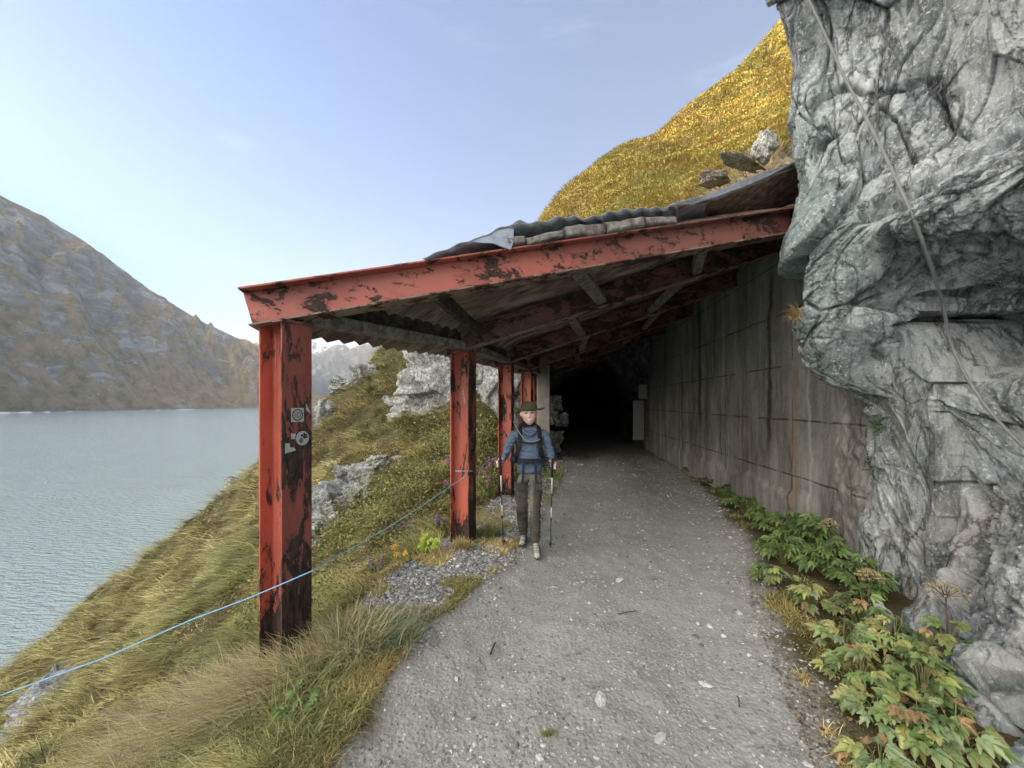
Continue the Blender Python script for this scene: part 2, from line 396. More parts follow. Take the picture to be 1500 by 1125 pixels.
# ---------------------------------------------------------------- camera, light
SKY_G, SKY_K, FILL_GLOW, TINT = .86, .64, (17, 16.2, 14.8, 1), (1, 1, 1, 1)
SUN_AZ, SUN_EL = -74.0, 22.85            # azimuth from +Y (towards -X), degrees
cam = bpy.data.cameras.new('camera'); co = bpy.data.objects.new('camera', cam); COL.objects.link(co)
co.location = (0, 0, EYE); co.rotation_euler = (R(90), 0, 0)
cam.sensor_width = 36; cam.lens = F / 1500 * 36; cam.shift_y = (HY - 562.5) / 1500; cam.clip_start = .05; cam.clip_end = 60000
SC.camera = co
W = bpy.data.worlds.new('World'); SC.world = W; W.use_nodes = True
wt = W.node_tree; bg = wt.nodes['Background']
sky = wt.nodes.new('ShaderNodeTexSky'); sky.sky_type = 'NISHITA'; sky.sun_disc = False
sky.sun_elevation = R(SUN_EL); sky.sun_rotation = R(SUN_AZ); sky.altitude = 2000; sky.air_density = 1.0; sky.dust_density = 1.4; sky.ozone_density = 1.2
def wn(ty, **kw):
    x = wt.nodes.new(ty)
    for k, v in kw.items(): setattr(x, k, v)
    return x
def wm(op, a, b=None, clamp=False):
    x = wn('ShaderNodeMath', operation=op, use_clamp=clamp)
    for i, q in enumerate((a, b)):
        if q is None: continue
        if isinstance(q, bpy.types.NodeSocket): wt.links.new(q, x.inputs[i])
        else: x.inputs[i].default_value = q
    return x.outputs[0]
lumn = wn('ShaderNodeRGBToBW'); wt.links.new(sky.outputs[0], lumn.inputs[0])
fac = wm('MULTIPLY', wm('POWER', wm('MAXIMUM', lumn.outputs[0], .02), SKY_G - 1), SKY_K)
sb_ = wn('ShaderNodeMix', data_type='RGBA', blend_type='MULTIPLY'); sb_.inputs[0].default_value = 1; sb_.inputs[7].default_value = (.74, .95, 1.15, 1); wt.links.new(sky.outputs[0], sb_.inputs[6])
sc_ = wn('ShaderNodeVectorMath', operation='SCALE'); wt.links.new(sb_.outputs[2], sc_.inputs[0]); wt.links.new(fac, sc_.inputs[3])
tc = wn('ShaderNodeTexCoord'); sx = wn('ShaderNodeSeparateXYZ'); wt.links.new(tc.outputs['Generated'], sx.inputs[0])
# added warm-white fill glow in the unseen sky left of and behind the camera
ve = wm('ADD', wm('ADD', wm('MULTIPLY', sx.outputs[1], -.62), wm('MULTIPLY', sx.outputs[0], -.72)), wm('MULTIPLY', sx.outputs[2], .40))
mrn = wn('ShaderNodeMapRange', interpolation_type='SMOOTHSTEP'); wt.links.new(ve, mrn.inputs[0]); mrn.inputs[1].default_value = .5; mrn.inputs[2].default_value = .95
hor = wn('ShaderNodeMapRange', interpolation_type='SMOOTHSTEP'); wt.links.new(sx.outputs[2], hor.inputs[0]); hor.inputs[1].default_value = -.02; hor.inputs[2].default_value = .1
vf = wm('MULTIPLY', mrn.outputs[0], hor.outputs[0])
mxv = wn('ShaderNodeMix', data_type='RGBA', blend_type='MIX'); wt.links.new(vf, mxv.inputs[0]); wt.links.new(sc_.outputs[0], mxv.inputs[6]); mxv.inputs[7].default_value = FILL_GLOW
# faint wisps of cloud
nz = wn('ShaderNodeTexNoise'); mp = wn('ShaderNodeMapping'); wt.links.new(tc.outputs['Generated'], mp.inputs[0]); mp.inputs[2].default_value = (0, .5, .3); mp.inputs[3].default_value = (1.2, 3, 7); wt.links.new(mp.outputs[0], nz.inputs[0]); nz.inputs['Scale'].default_value = 1.6; nz.inputs['Detail'].default_value = 9; nz.inputs['Roughness'].default_value = .6
cl_ = wn('ShaderNodeMapRange', interpolation_type='SMOOTHSTEP'); wt.links.new(nz.outputs[0], cl_.inputs[0]); cl_.inputs[1].default_value = .56; cl_.inputs[2].default_value = .8
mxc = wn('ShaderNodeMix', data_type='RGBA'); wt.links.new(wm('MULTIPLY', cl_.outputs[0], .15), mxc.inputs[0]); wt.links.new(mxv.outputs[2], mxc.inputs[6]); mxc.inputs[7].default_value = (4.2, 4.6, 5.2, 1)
tint = wn('ShaderNodeMix', data_type='RGBA', blend_type='MULTIPLY'); tint.inputs[0].default_value = 1; tint.inputs[7].default_value = TINT
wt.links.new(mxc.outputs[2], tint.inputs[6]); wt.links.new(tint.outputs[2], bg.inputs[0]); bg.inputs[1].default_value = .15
sd = Vector((math.sin(R(SUN_AZ)) * math.cos(R(SUN_EL)), math.cos(R(SUN_AZ)) * math.cos(R(SUN_EL)), math.sin(R(SUN_EL))))
sl = bpy.data.lights.new('sun', 'SUN'); sl.energy = 5; sl.angle = R(.4); sl.color = (1, .84, .6)
so = bpy.data.objects.new('sun', sl); COL.objects.link(so); so.rotation_euler = sd.to_track_quat('Z', 'Y').to_euler()
vs = SC.view_settings; vs.view_transform = 'Standard'; vs.look = 'None'; vs.exposure = 1.4; vs.gamma = 1
cy = SC.cycles; cy.use_denoising = True; cy.max_bounces = 6; cy.diffuse_bounces = 4; cy.glossy_bounces = 2; cy.transmission_bounces = 2; cy.volume_bounces = 0; cy.transparent_max_bounces = 4
cy.sample_clamp_indirect = 6

# ---------------------------------------------------------------- terrain
def interp(v, tab):
    a = np.array(tab, float); return np.interp(v, a[:, 0], a[:, 1])
def path_l(y): return interp(y, [(-6, -1.2), (.5, -.95), (1.68, -.81), (2.2, -.74), (2.65, -.64), (3.34, -.32), (3.75, -.08), (6, .5), (9, 1.2), (13, 1.9), (40, 5)])
def shld_l(y): return interp(y, [(-6, -1.25), (1.6, -.95), (2.4, -.95), (2.9, -1.2), (3.75, -1.02), (4.4, -.78), (6.4, -.25), (9, .55), (11, .95), (13, 1.2), (40, 4)])
def path_r(y): return interp(y, [(-6, 1.0), (1.7, 1.46), (2.9, 1.95), (3.46, 2.24), (4.7, 2.85), (7, 3.5), (9, 3.95), (13, 4.5), (40, 8)])
def wall_x(y): return 2.89 + .125 * y
LAKE = -40.0
ctl = [(-1.6, 0, -.25), (-3.5, 0, -1.3), (-7, 0, -3.4), (-1.1, -4, -.1), (-6, -5, -3), (-60, 0, -42), (-60, -40, -42), (-30, -15, -20), (-25, 3, -15.5), (-90, 40, -50), (-45, 30, -32), (-30, 22, -20), (-75, 20, -47), (-50, 60, -45), (-25, 45, -28), (-10, 40, -14)]
for y in (.5, 1.7, 2.4, 3, 3.75, 4.4, 6.4, 9, 11): ctl.append((float(shld_l(y)), y, 0))
ridge = [(905, 216, 33), (1000, 152, 38), (1100, 68, 44), (0, 1010, 14), (100, 925, 14.5), (190, 840, 15), (280, 770, 15.5), (375, 688, 16), (430, 635, 16.5), (475, 590, 17), (515, 560, 17.5), (560, 512, 18), (640, 440, 20), (795, 322, 28), (870, 240, 31), (960, 188, 36), (1060, 103, 41), (1145, 35, 48), (1300, -110, 60)]
front = [(600, 750, 5.5), (600, 650, 9), (600, 600, 12), (600, 545, 15), (500, 800, 5), (500, 700, 8), (500, 620, 12), (420, 900, 4), (300, 900, 5.5), (300, 815, 10), (150, 950, 8.5), (60, 1040, 8), (200, 1090, 3.6), (330, 1000, 3.0), (0, 1125, 5.5),
         (740, 650, 9), (740, 560, 11.5), (700, 540, 12), (800, 470, 14), (1140, 240, 13), (1000, 290, 18), (850, 320, 24), (1100, 150, 30), (1000, 210, 30), (1140, 100, 38), (420, 760, 7), (540, 850, 4.0), (660, 690, 7.2)]
ridge = [(px, py + (15 if 800 < px < 1120 else 0), Y) for px, py, Y in ridge]
for q in ridge: v = at(*q); ctl.append(tuple(v))
for q in front: v = at(*q); ctl.append(tuple(v))
for q in ridge[7:]:                                   # far flank falls away behind the ridge
    v = at(*q); k = q[2]; ctl.append((v[0] + .15 * k, v[1] + .7 * k, v[2] - .45 * k))
for y in (4.5, 6, 8, 10, 12): ctl.append((float(wall_x(y)) + .5, y, 3.3)); ctl.append((float(wall_x(y)) + 5, y, 7.2))
ctl += [(8, 2, 8), (8, -4, 8), (20, 0, 20), (25, 14, 23), (40, 20, 42), (60, 45, 75), (50, 0, 50), (.9, 12.4, 2.2), (.1, 12.0, 1.9)]
ctl = np.array(ctl, float)
tps = TPS(ctl[:, :2], ctl[:, 2], .004)

def H0(x, y):
    z = tps(x, y)
    d = np.hypot(x, y)
    left = sstep(0, 1.2, shld_l(y) - x) * 1.0
    up = np.where(x > wall_x(y), sstep(.2, 2, x - wall_x(y)), left)
    up = np.where(y > 13.5, 1.0, up)
    p = np.stack([x, y, z * .6], -1)
    z = z + up * (fbm(p * .9, 3, 5) * .22 * np.clip(d / 6, .5, 2.0) * (1 - .7 * sstep(17, 24, y)) + fbm(p * 2.6, 3, 9) * .10 + ridged(p * .22, 3, 3) * .0)
    z = z + up * sstep(12, 30, d) * fbm(p * .16, 2, 21) * .3
    return z
def H(x, y):
    x = np.asarray(x, float); y = np.asarray(y, float)
    h = H0(x, y)
    cor = (x > shld_l(y)) & (x < wall_x(y) + .25) & (y < 12.9)
    cor |= (y < 4.4) & (x > shld_l(y)) & (x < 6)
    pp = np.stack([x, y, x * 0], -1)
    fl = fbm(pp * .7, 3, 40) * .03 + fbm(pp * 5, 4, 44) * .014 + fbm(pp * 22, 3, 46) * .0045
    # worn tracks
    c = (path_l(y) + path_r(y)) / 2; wd = (path_r(y) - path_l(y)) / 2 + 1e-3; s = (x - c) / wd
    fl = fl - .035 * np.exp(-((np.abs(s) - .5) / .22) ** 2) + .03 * sstep(.8, 1.15, np.abs(s))
    blend = sstep(-.45, .1, x - shld_l(y))            # ease hill into shoulder
    h2 = h * (1 - blend) + fl * blend
    return np.where(cor, fl, np.where((x < shld_l(y)) & (y < 12.9), np.where(x > shld_l(y) - .5, h2, h), h))

NA, NR = 820, 470
az = np.radians(np.linspace(-112, 84, NA)); rr = .7 * np.exp(np.linspace(0, math.log(230 / .7), NR))
A_, R_ = np.meshgrid(az, rr, indexing='ij')
TX, TY = R_ * np.sin(A_), R_ * np.cos(A_)
TX = TX + .1 * TY * 0
TZ = H(TX, TY)
zone = np.zeros((NA, NR, 3))
pw = np.stack([TX, TY, TZ], -1); nb = fbm(pw * 2.2, 4, 61) * .35
inc = (TY < 12.9)
zone[..., 0] = sstep(-.12, .16, TX - path_l(TY) + nb * .5) * sstep(-.16, .14, path_r(TY) - TX + nb * .6) * inc
zone[..., 1] = sstep(-.08, .12, TX - shld_l(TY) + nb * .3) * inc * (1 - zone[..., 0] * .2)
zone[..., 1] *= sstep(2.2, 2.7, TY) * (1 - zone[..., 0]) * (TX < path_l(TY) + .3)
zone[..., 2] = sstep(14, 22, TY) * sstep(6, 10, TZ)
ero = sstep(2.2, .8, np.hypot((TX - 9.3) / 1.6, (TY - 13.5) / 2.2)) + 0
ero = np.maximum(ero, sstep(.66, .8, fbm(pw * .35, 4, 71) + .35) * zone[..., 2] * .8)
xc = (TX[:-1, :-1] + TX[1:, 1:]) / 2; yc = (TY[:-1, :-1] + TY[1:, 1:]) / 2
dz = np.max(np.stack([TZ[:-1, :-1], TZ[1:, 1:], TZ[1:, :-1], TZ[:-1, 1:]]), 0) - np.min(np.stack([TZ[:-1, :-1], TZ[1:, 1:], TZ[1:, :-1], TZ[:-1, 1:]]), 0)
cut = (yc > 12.0) & (yc < 13.9) & (xc > 1.0) & (xc < 4.6) & (dz > .8)
ter = mesh_np('ground', pw.reshape(-1, 3), grid_faces(NA, NR, ~cut, flip=True), MAT['ground'], cols=zone.reshape(-1, 3), attrs={'ero': ero.ravel()})
tag(ter, kind='structure')

# lake bed / valley ground as one great sheet, and the water
def disc(name, z, r, mat, kind='structure'):
    n = 96; V = [(0, 0, z)] + [(r * math.cos(2 * math.pi * k / n), r * math.sin(2 * math.pi * k / n), z) for k in range(n)]
    me = bpy.data.meshes.new(name); me.from_pydata(V, [], [(0, 1 + k, 1 + (k + 1) % n) for k in range(n)]); me.materials.append(mat)
    o = bpy.data.objects.new(name, me); COL.objects.link(o); return tag(o, kind=kind)
disc('terrain', LAKE - 6, 16000, MAT['mountain'])
disc('water', LAKE, 6000, MAT['water'])

# ---------------------------------------------------------------- mountains
def px_az(px): return math.degrees(math.atan((px - 750) / F))
def el_tan(px, py): return (HY - py) / F * math.cos(math.radians(px_az(px)))
def mountain(name, sil, shore, depth, mat, seed, n_az=900, n_r=330, rough=1.0, back=1.0):
    sil = sorted(sil); a = np.linspace(sil[0][0], sil[-1][0], n_az)
    e = np.interp(a, [s[0] for s in sil], [s[1] for s in sil]); rs = np.interp(a, [s[0] for s in shore], [s[1] for s in shore])
    t = np.concatenate([np.linspace(-.03, 1, n_r - 30), 1 + np.linspace(.02, .8, 30)])
    Aa, T = np.meshgrid(a, t, indexing='ij'); E, RS = e[:, None], rs[:, None]
    Rr = RS + T * depth; ridge_h = E * (RS + depth) + EYE
    hh = LAKE - 3 + (ridge_h - LAKE + 3) * np.where(T < 1, np.clip(T, -.03, 1) ** .92, 1 - (T - 1) * back)
    X, Y = Rr * np.sin(np.radians(Aa)), Rr * np.cos(np.radians(Aa))
    p = np.stack([X, Y, hh * 0], -1)
    w = np.sin(np.clip(T, 0, 1) * math.pi) ** .7
    calm = 1 - .0 * w
    amp = np.minimum(1, (ridge_h - LAKE) / 500)
    pr = np.stack([X * .9 + Y * .5, Y * .25 - X * .12, hh * 0], -1)
    hh = hh + w * amp * rough * ((ridged(p / 620, 5, seed) - 1.05) * 210 + fbm(p / 230, 5, seed + 5, .55) * 60 + (ridged(pr / 300, 4, seed + 2) - 1) * 95)
    hh = hh + amp * rough * fbm(p / 60, 4, seed + 9) * 9
    V = np.stack([X, Y, hh], -1).reshape(-1, 3)
    return tag(mesh_np(name, V, grid_faces(n_az, n_r, flip=True), mat), kind='structure')
left_sil = [(px_az(px), el_tan(px, py)) for px, py in [(0, 287), (60, 315), (110, 345), (150, 372), (220, 425), (290, 468), (340, 492), (375, 507), (420, 540), (460, 574), (485, 592), (510, 601)]]
e0 = left_sil[0][1]
SUNR = math.tan(R(23.0))
left_sil += [(-58, .365), (-64, .405), (-69, SUNR), (-73, SUNR + .001), (-79, SUNR), (-85, .40), (-95, .3), (-110, .25)]
mountain('mountain', left_sil, [(-110, 1200), (-80, 1500), (-62, 2100), (-53, 2600), (-34, 3400), (-22, 4200)], 1100, MAT['mountain'], 3)
mountain('far_mountain', [(px_az(px), el_tan(px, py)) for px, py in [(330, 520), (400, 530), (455, 523), (475, 514), (490, 506), (505, 506), (513, 511), (522, 507), (540, 503), (560, 499), (620, 470), (700, 440), (800, 470), (1000, 560)]],
         [(-60, 5600), (40, 5600)], 1900, MAT['far'], 31, 500, 120)
mountain('snowy_mountain', [(px_az(px), el_tan(px, py)) for px, py in [(300, 540), (350, 520), (372, 497), (378, 489), (390, 498), (430, 484), (455, 486), (465, 490), (480, 502), (500, 520), (515, 508), (525, 500), (535, 503), (560, 505), (700, 530)]],
         [(-60, 8200), (20, 8200)], 1500, MAT['far_snow'], 47, 500, 120)

hz = MB(); hz.box(-14000, -5000, LAKE - 7.5, 7000, 13000, 2100)
hm = bpy.data.materials.new('haze'); hm.use_nodes = True; ht = hm.node_tree; ht.nodes.remove(ht.nodes['Principled BSDF'])
pv = ht.nodes.new('ShaderNodeVolumePrincipled'); pv.inputs['Color'].default_value = (.95, .975, 1, 1); pv.inputs['Density'].default_value = 8e-5; pv.inputs['Anisotropy'].default_value = .0
ht.links.new(pv.outputs[0], ht.nodes['Material Output'].inputs['Volume'])
HAZE = hz.build('haze', hm); tag(HAZE, kind='stuff')
# ---------------------------------------------------------------- overhanging rock face on the right
rc = []
for q in [(1135, -30, 4.0), (1140, 10, 3.9), (1150, 60, 3.75), (1146, 130, 3.7), (1143, 180, 3.65), (1152, 240, 3.55), (1163, 300, 3.42), (1155, 345, 3.4), (1160, 400, 3.36), (1165, 460, 3.34), (1172, 508, 3.36), (1222, 560, 3.4), (1278, 602, 3.45), (1298, 655, 3.5), (1322, 730, 3.42), (1338, 820, 3.25), (1352, 900, 3.0), (1375, 960, 2.6), (1405, 1000, 2.25), (1430, 1110, 1.78),
          (1500, 20, 2.5), (1350, 60, 3.0), (1250, 60, 3.4), (1350, 220, 2.85), (1250, 220, 3.2), (1470, 180, 2.6), (1380, 370, 2.55), (1300, 380, 2.9), (1230, 420, 3.1), (1490, 380, 2.55), (1400, 450, 2.95), (1300, 480, 3.05), (1480, 520, 3.0), (1390, 560, 2.9), (1500, 640, 2.55), (1400, 660, 2.9), (1340, 620, 3.2), (1500, 760, 2.35), (1420, 780, 2.75), (1500, 900, 2.1), (1450, 930, 2.3), (1500, 1080, 1.8), (1370, 740, 3.15)]:
    v = at(*q); rc.append((v[1], v[2], v[0]))
rc += [(1.6, 0, 2.15), (1.2, 0, 2.2), (0, 0, 2.2), (-1.5, 0, 2.4), (1.5, 2, 3.2), (0, 2, 3.1), (-1.5, 2, 3.2), (1.5, 4, 3.3), (0, 4, 3.2), (-1.5, 4, 3.3), (2, 7, 3.8), (0, 7, 3.8), (-1.5, 7, 3.9), (3.9, 7, 3.6), (3.5, 8, 4.2),
       (4.6, 6, 4.9), (4.5, 5, 4.6), (4.3, 4, 4.3), (4.2, 3.2, 3.85), (4.05, 2.4, 3.8), (4.05, 1.6, 3.7), (4.05, .8, 3.7), (4.05, 0, 3.7), (4.8, 3, 4.2), (4.8, 1, 3.8), (4.8, 5, 5.3), (4.8, 7, 5.3), (3.68, 1.2, 3.34), (3.68, .5, 3.32), (3.68, 0, 3.28), (3.42, .5, 3.15), (3.42, 1.1, 3.18), (3.42, 0, 3.1), (3.2, 0, 3.0), (2.6, 0, 2.72), (2.1, 0, 2.36)]
rc = np.array(rc); rtp = TPS(rc[:, :2], rc[:, 2], .003)
ys = np.concatenate([np.linspace(-2.2, 1.2, 90)[:-1], np.linspace(1.2, 4.3, 480)[:-1], np.linspace(4.3, 4.85, 30)]); zs = np.concatenate([np.linspace(-.25, 6.3, 800)[:-1], np.linspace(6.3, 8.2, 60)])
YY, ZZ = np.meshgrid(ys, zs, indexing='ij'); XX = rtp(YY, ZZ)
P = np.stack([XX, YY, ZZ], -1)
def gnorm(P):
    du = np.gradient(P, axis=0); dv = np.gradient(P, axis=1); n = np.cross(du, dv); n /= np.linalg.norm(n, axis=-1, keepdims=True) + 1e-12
    return n
N = gnorm(P); N *= np.sign(-N[..., :1] + 1e-9)
sil_soft = 1.0
# foliated ribs + blocky facets + chips
q = P * np.array([1.1, 1.1, .42]); q = q + fbm(P * .8, 3, 77)[..., None] * .35
lower = sstep(3.4, 1.6, ZZ)
d = fbm(P * .7, 2, 111, .5) * .10
def facets(p, s, seed, warp=.08):            # shattered blocks: Voronoi cells, each a tilted plane
    w = p * s + np.stack([fbm(p * s * .6, 2, seed + 1), fbm(p * s * .6, 2, seed + 2), fbm(p * s * .6, 2, seed + 3)], -1) * warp
    b0 = np.floor(w - .5).astype(np.int64); best = np.full(w.shape[:-1], 1e9); sec = best.copy(); val = np.zeros(w.shape[:-1])
    for dx in (0, 1):
        for dy in (0, 1):
            for dz in (0, 1):
                c = b0 + [dx, dy, dz]; h = _h(c[..., 0], c[..., 1], c[..., 2], seed); h2 = _h(c[..., 0], c[..., 1], c[..., 2], seed + 9)
                j = lambda q, k: ((q >> np.uint32(k)) & np.uint32(255)) / 255. - .5
                rx, ry, rz = w[..., 0] - c[..., 0] - .5 - j(h, 0) * .8, w[..., 1] - c[..., 1] - .5 - j(h, 8) * .8, w[..., 2] - c[..., 2] - .5 - j(h, 16) * .8
                d_ = rx * rx + ry * ry + rz * rz; v_ = j(h, 24) * .55 + rx * j(h2, 0) * 1.3 + ry * j(h2, 8) * 1.6 + rz * j(h2, 16) * 1.6
                m = d_ < best; sec = np.where(m, best, np.minimum(sec, d_)); val = np.where(m, v_, val); best = np.where(m, d_, best)
    return val, np.sqrt(sec) - np.sqrt(best)
A3 = np.array([1.0, 1.0, .42]); LW = lower[..., None]
ROTF = np.array([[1, 0, 0], [0, .82, .57], [0, -.57, .82]])
Pu = P * A3; Pl = (P @ ROTF) * np.array([1, 1.25, .6]); Pq = Pu * (1 - LW) + Pl * LW      # foliation upright above, slanting below
fa, ed = facets(Pq, 1.25, 201); d += fa * .21 - .045 * sstep(.05, 0, ed)
fb, eb = facets(Pq * [1, 1, .8] + 3.3, 3.7, 221); d += fb * .105 - .02 * sstep(.05, 0, eb)
fc, ec = facets(Pq + 9, 9, 231, .15); d += fc * .030 - .006 * sstep(.06, 0, ec)
fd, ec = facets(Pq * [1, 1, .9] + 5, 24, 237, .2); d += fd * .011
rgh = sstep(-.35, .35, fbm(P * 1.3, 2, 239)) * .8 + .35
d += (facets(P + 2, 44, 238, .2)[0] * .006 + fbm(P * np.array([40, 40, 22]), 3, 245, .6) * .007) * rgh
ck = np.abs(fbm(Pq * np.array([1.0, 1.3, .45]) + 4, 4, 247, .42)); d -= .06 * sstep(.018, .0, ck)
# recesses seen in the photograph
for px, py, Y, r1, r2, k in [(1478, 295, 2.75, .16, .2, .55), (1215, 195, 3.3, .07, .1, .18), (1425, 440, 2.85, .2, .09, .14), (1495, 490, 2.9, .16, .2, .35), (1300, 610, 3.4, .12, .08, .0)]:
    c = at(px, py, Y); m = np.exp(-(((YY - c[1]) / r1) ** 2 + ((ZZ - c[2]) / r2) ** 2) * 1.1)
    d -= k * sstep(.25, .8, m + fbm(P * 3, 3, 251) * .25)
d = np.where((d > 0) & (YY > 2.6), d * .55, d) - .03
fade = sstep(3.95, 3.6, YY) * .8 + .2
P2 = P + N * (d * np.where(ZZ < 2.1, fade, 1))[..., None]
lim = wall_x(YY) - .05 + np.clip(d, -.08, .02) * .6 + .25 * sstep(3.45, 3.75, YY) + .6 * sstep(2.6, 3.6, ZZ)
P2[..., 0] = np.where((YY > 2.9) & (YY < 3.7), np.minimum(P2[..., 0], lim), P2[..., 0])
face = mesh_np('rock_overhang', P2.reshape(-1, 3), grid_faces(len(ys), len(zs)), MAT['rock'])
m_ = face.data; sh = m_.polygons; 
tag(face, 'big grey overhanging rock face on the right with a steel cable across it', 'rock face')

# grass tufts are added later; steel cable hugging the face
cab = []
from mathutils.bvhtree import BVHTree
sub = P2[::3, ::3]; bv = BVHTree.FromPolygons([tuple(v) for v in sub.reshape(-1, 3)], [tuple(f) for f in grid_faces(sub.shape[0], sub.shape[1]).tolist()])
for px, py in [(1170, -30), (1185, 0), (1213, 60), (1238, 115), (1262, 160), (1295, 225), (1325, 290), (1350, 350), (1370, 410), (1382, 450), (1392, 500), (1412, 545), (1440, 590), (1470, 625), (1500, 655), (1540, 690)]:
    dr = Vector(((px - 750) / F, 1, -(py - HY) / F)); o0 = Vector((0, 0, EYE)); hit = bv.ray_cast(o0, dr.normalized())
    cab.append((dr, (hit[0] - o0).length / dr.length if hit[0] else 2.7))
ts = [c[1] for c in cab]; ts = [min(ts[max(0, i - 1):i + 2]) - .035 for i in range(len(ts))]; ts = [sum(ts[max(0, i - 1):i + 2]) / len(ts[max(0, i - 1):i + 2]) - .01 for i in range(len(ts))]
pts = [Vector((0, 0, EYE)) + c[0] * t for c, t in zip(cab, ts)]
fine = []
for i in range(len(pts) - 1):
    p0, p1, p2, p3 = pts[max(0, i - 1)], pts[i], pts[i + 1], pts[min(len(pts) - 1, i + 2)]
    for k in range(6):
        t = k / 6; fine.append(.5 * ((2 * p1) + (p2 - p0) * t + (2 * p0 - 5 * p1 + 4 * p2 - p3) * t * t + (3 * p1 - p0 - 3 * p2 + p3) * t ** 3))
cb = MB()
for s in range(4):                                     # twisted strands
    st = []
    for i, p in enumerate(fine):
        dd = (fine[min(i + 1, len(fine) - 1)] - fine[max(i - 1, 0)]).normalized(); a = dd.orthogonal().normalized(); b = dd.cross(a); an = i * .9 + s * math.pi / 2
        st.append(p + (a * math.cos(an) + b * math.sin(an)) * .0048)
    cb.tube(st, .006, 7)
tag(cb.build('steel_cable', plain('cable_steel', (.15, .15, .15), .5, .5, .3, 60), smooth=True), 'thick grey steel cable hanging diagonally down the rock face', 'cable')

# ---------------------------------------------------------------- concrete retaining wall
wy = np.concatenate([np.linspace(3.38, 4.4, 90)[:-1], np.linspace(4.4, 13.1, 280)]); wz = np.linspace(-.2, 3.85, 126)
A, B = np.meshgrid(wy, wz, indexing='ij'); 
pp = np.stack([A, B, A * 0], -1); rough = sstep(4.2, 3.95, A)
dx = fbm(pp * 1.2, 3, 301) * .02 + fbm(pp * 9, 3, 303) * .004 + rough * (fbm(pp * [5, 5, 3], 3, 305, .5) * .025 + facets(pp * [1, 1, .8], 9, 306)[0] * .03 + facets(pp, 22, 307)[0] * .014)
led = sstep(.52, .46, B + fbm(pp * 1.8, 3, 309) * .16) ; dx -= led * .045 * sstep(4.2, 5, A) * sstep(10.5, 9, A)
Xw = wall_x(A) + dx
V = np.stack([Xw, A, B + (B > 3.7) * fbm(pp * 1.5, 3, 311) * .05], -1)
nb_ = len(wy)
back = V.copy(); back[..., 0] = wall_x(A) + .45
Vall = np.concatenate([V.reshape(-1, 3), back.reshape(-1, 3)]); nz_ = len(wz); off = nb_ * nz_
fs = [grid_faces(nb_, nz_), grid_faces(nb_, nz_, flip=True) + off]
i = np.arange(nb_ - 1) * nz_ + nz_ - 1; fs.append(np.stack([i, i + nz_, i + nz_ + off, i + off], -1))
j = np.arange(nz_ - 1); fs.append(np.stack([j, j + 1, j + 1 + off, j + off], -1)); j = j + (nb_ - 1) * nz_; fs.append(np.stack([j, j + off, j + 1 + off, j + 1], -1))
tag(mesh_np('retaining_wall', Vall, np.concatenate(fs), MAT['concrete'], smooth=True), 'tall stained concrete retaining wall along the right of the path', 'wall')

# ---------------------------------------------------------------- tunnel portal and bore
TC = 2.72                                            # bore centre X at the portal
def bore(a, y, k=1.0):                                # arch outline: a 0..1 from left foot over crown to right foot
    c = TC + (y - 12.6) * .16 + .0
    w, hgt = 1.82 * k, 1.2
    if a < .2: return (c - w, a / .2 * hgt - .2)
    if a > .8: return (c + w, (1 - a) / .2 * hgt - .2)
    t = math.pi * (1 - (a - .2) / .6); return (c + w * math.cos(t), hgt - .2 + 1.95 * math.sin(t))
na_ = 90; yb = np.concatenate([np.linspace(12.75, 16, 50), np.linspace(16.3, 45, 60)])
V = np.array([[(lambda q: (q[0], y, q[1]))(bore(a, y)) for a in np.linspace(0, 1, na_)] for y in yb])
ctr = np.stack([TC + (yb - 12.6) * .16, yb, yb * 0 + 1.0], -1)[:, None]
nrm = V - ctr; nrm /= np.linalg.norm(nrm, axis=-1, keepdims=True)
V = V + nrm * (fbm(V * 1.1, 4, 401) * .28 + facets(V, 1.6, 411)[0] * .16)[..., None] * sstep(12.7, 13.3, V[..., 1:2])
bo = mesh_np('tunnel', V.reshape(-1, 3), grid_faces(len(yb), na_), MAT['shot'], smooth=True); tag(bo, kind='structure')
# tunnel floor
fx = np.linspace(-2.4, 2.4, 30); fy = np.linspace(12.3, 46, 80); Ax, Ay = np.meshgrid(fx, fy, indexing='ij')
V = np.stack([Ax + TC + (Ay - 12.6) * .16, Ay, fbm(np.stack([Ax, Ay, Ax], -1) * 1.3, 3, 3) * .03 - .01], -1)
cz = np.zeros(V.shape); cz[..., 0] = 1
tag(mesh_np('path', V.reshape(-1, 3), grid_faces(30, 80, flip=True), MAT['ground'], cols=cz.reshape(-1, 3), attrs={'ero': np.zeros(2400)}), kind='structure')
# end cap far inside
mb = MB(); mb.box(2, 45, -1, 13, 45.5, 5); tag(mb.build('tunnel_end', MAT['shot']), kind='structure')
# portal rock: a ring surface around the arch opening reaching out into the hillside
nr_ = 40; aa = np.linspace(0, 1, 120); rows = []
for k in range(nr_):
    t = k / (nr_ - 1); row = []
    for a in aa:
        x, z = bore(a, 12.75); cx, cz_ = TC, 1.0
        ang = math.atan2(z - cz_, x - cx); r0 = math.hypot(x - cx, z - cz_); r1 = r0 + 2.6
        r_ = r0 + (r1 - r0) * t; row.append((cx + r_ * math.cos(ang), 12.75 - .55 * math.sin(min(1, t * 2.2) * math.pi / 2) * 1 + .5 * max(0, t - .6), max(-.3, cz_ + r_ * math.sin(ang))))
    rows.append(row)
V = np.array(rows); V[..., 1] += (fbm(V * 1.4, 4, 431) * .35 + facets(V, 2.2, 441)[0] * .22) * sstep(0, .12, np.linspace(0, 1, nr_))[:, None]
tag(mesh_np('rock_portal', V.reshape(-1, 3), grid_faces(nr_, 120, flip=True), MAT['shot'], smooth=True), 'rough dark rock around the mouth of the tunnel', 'rock face')

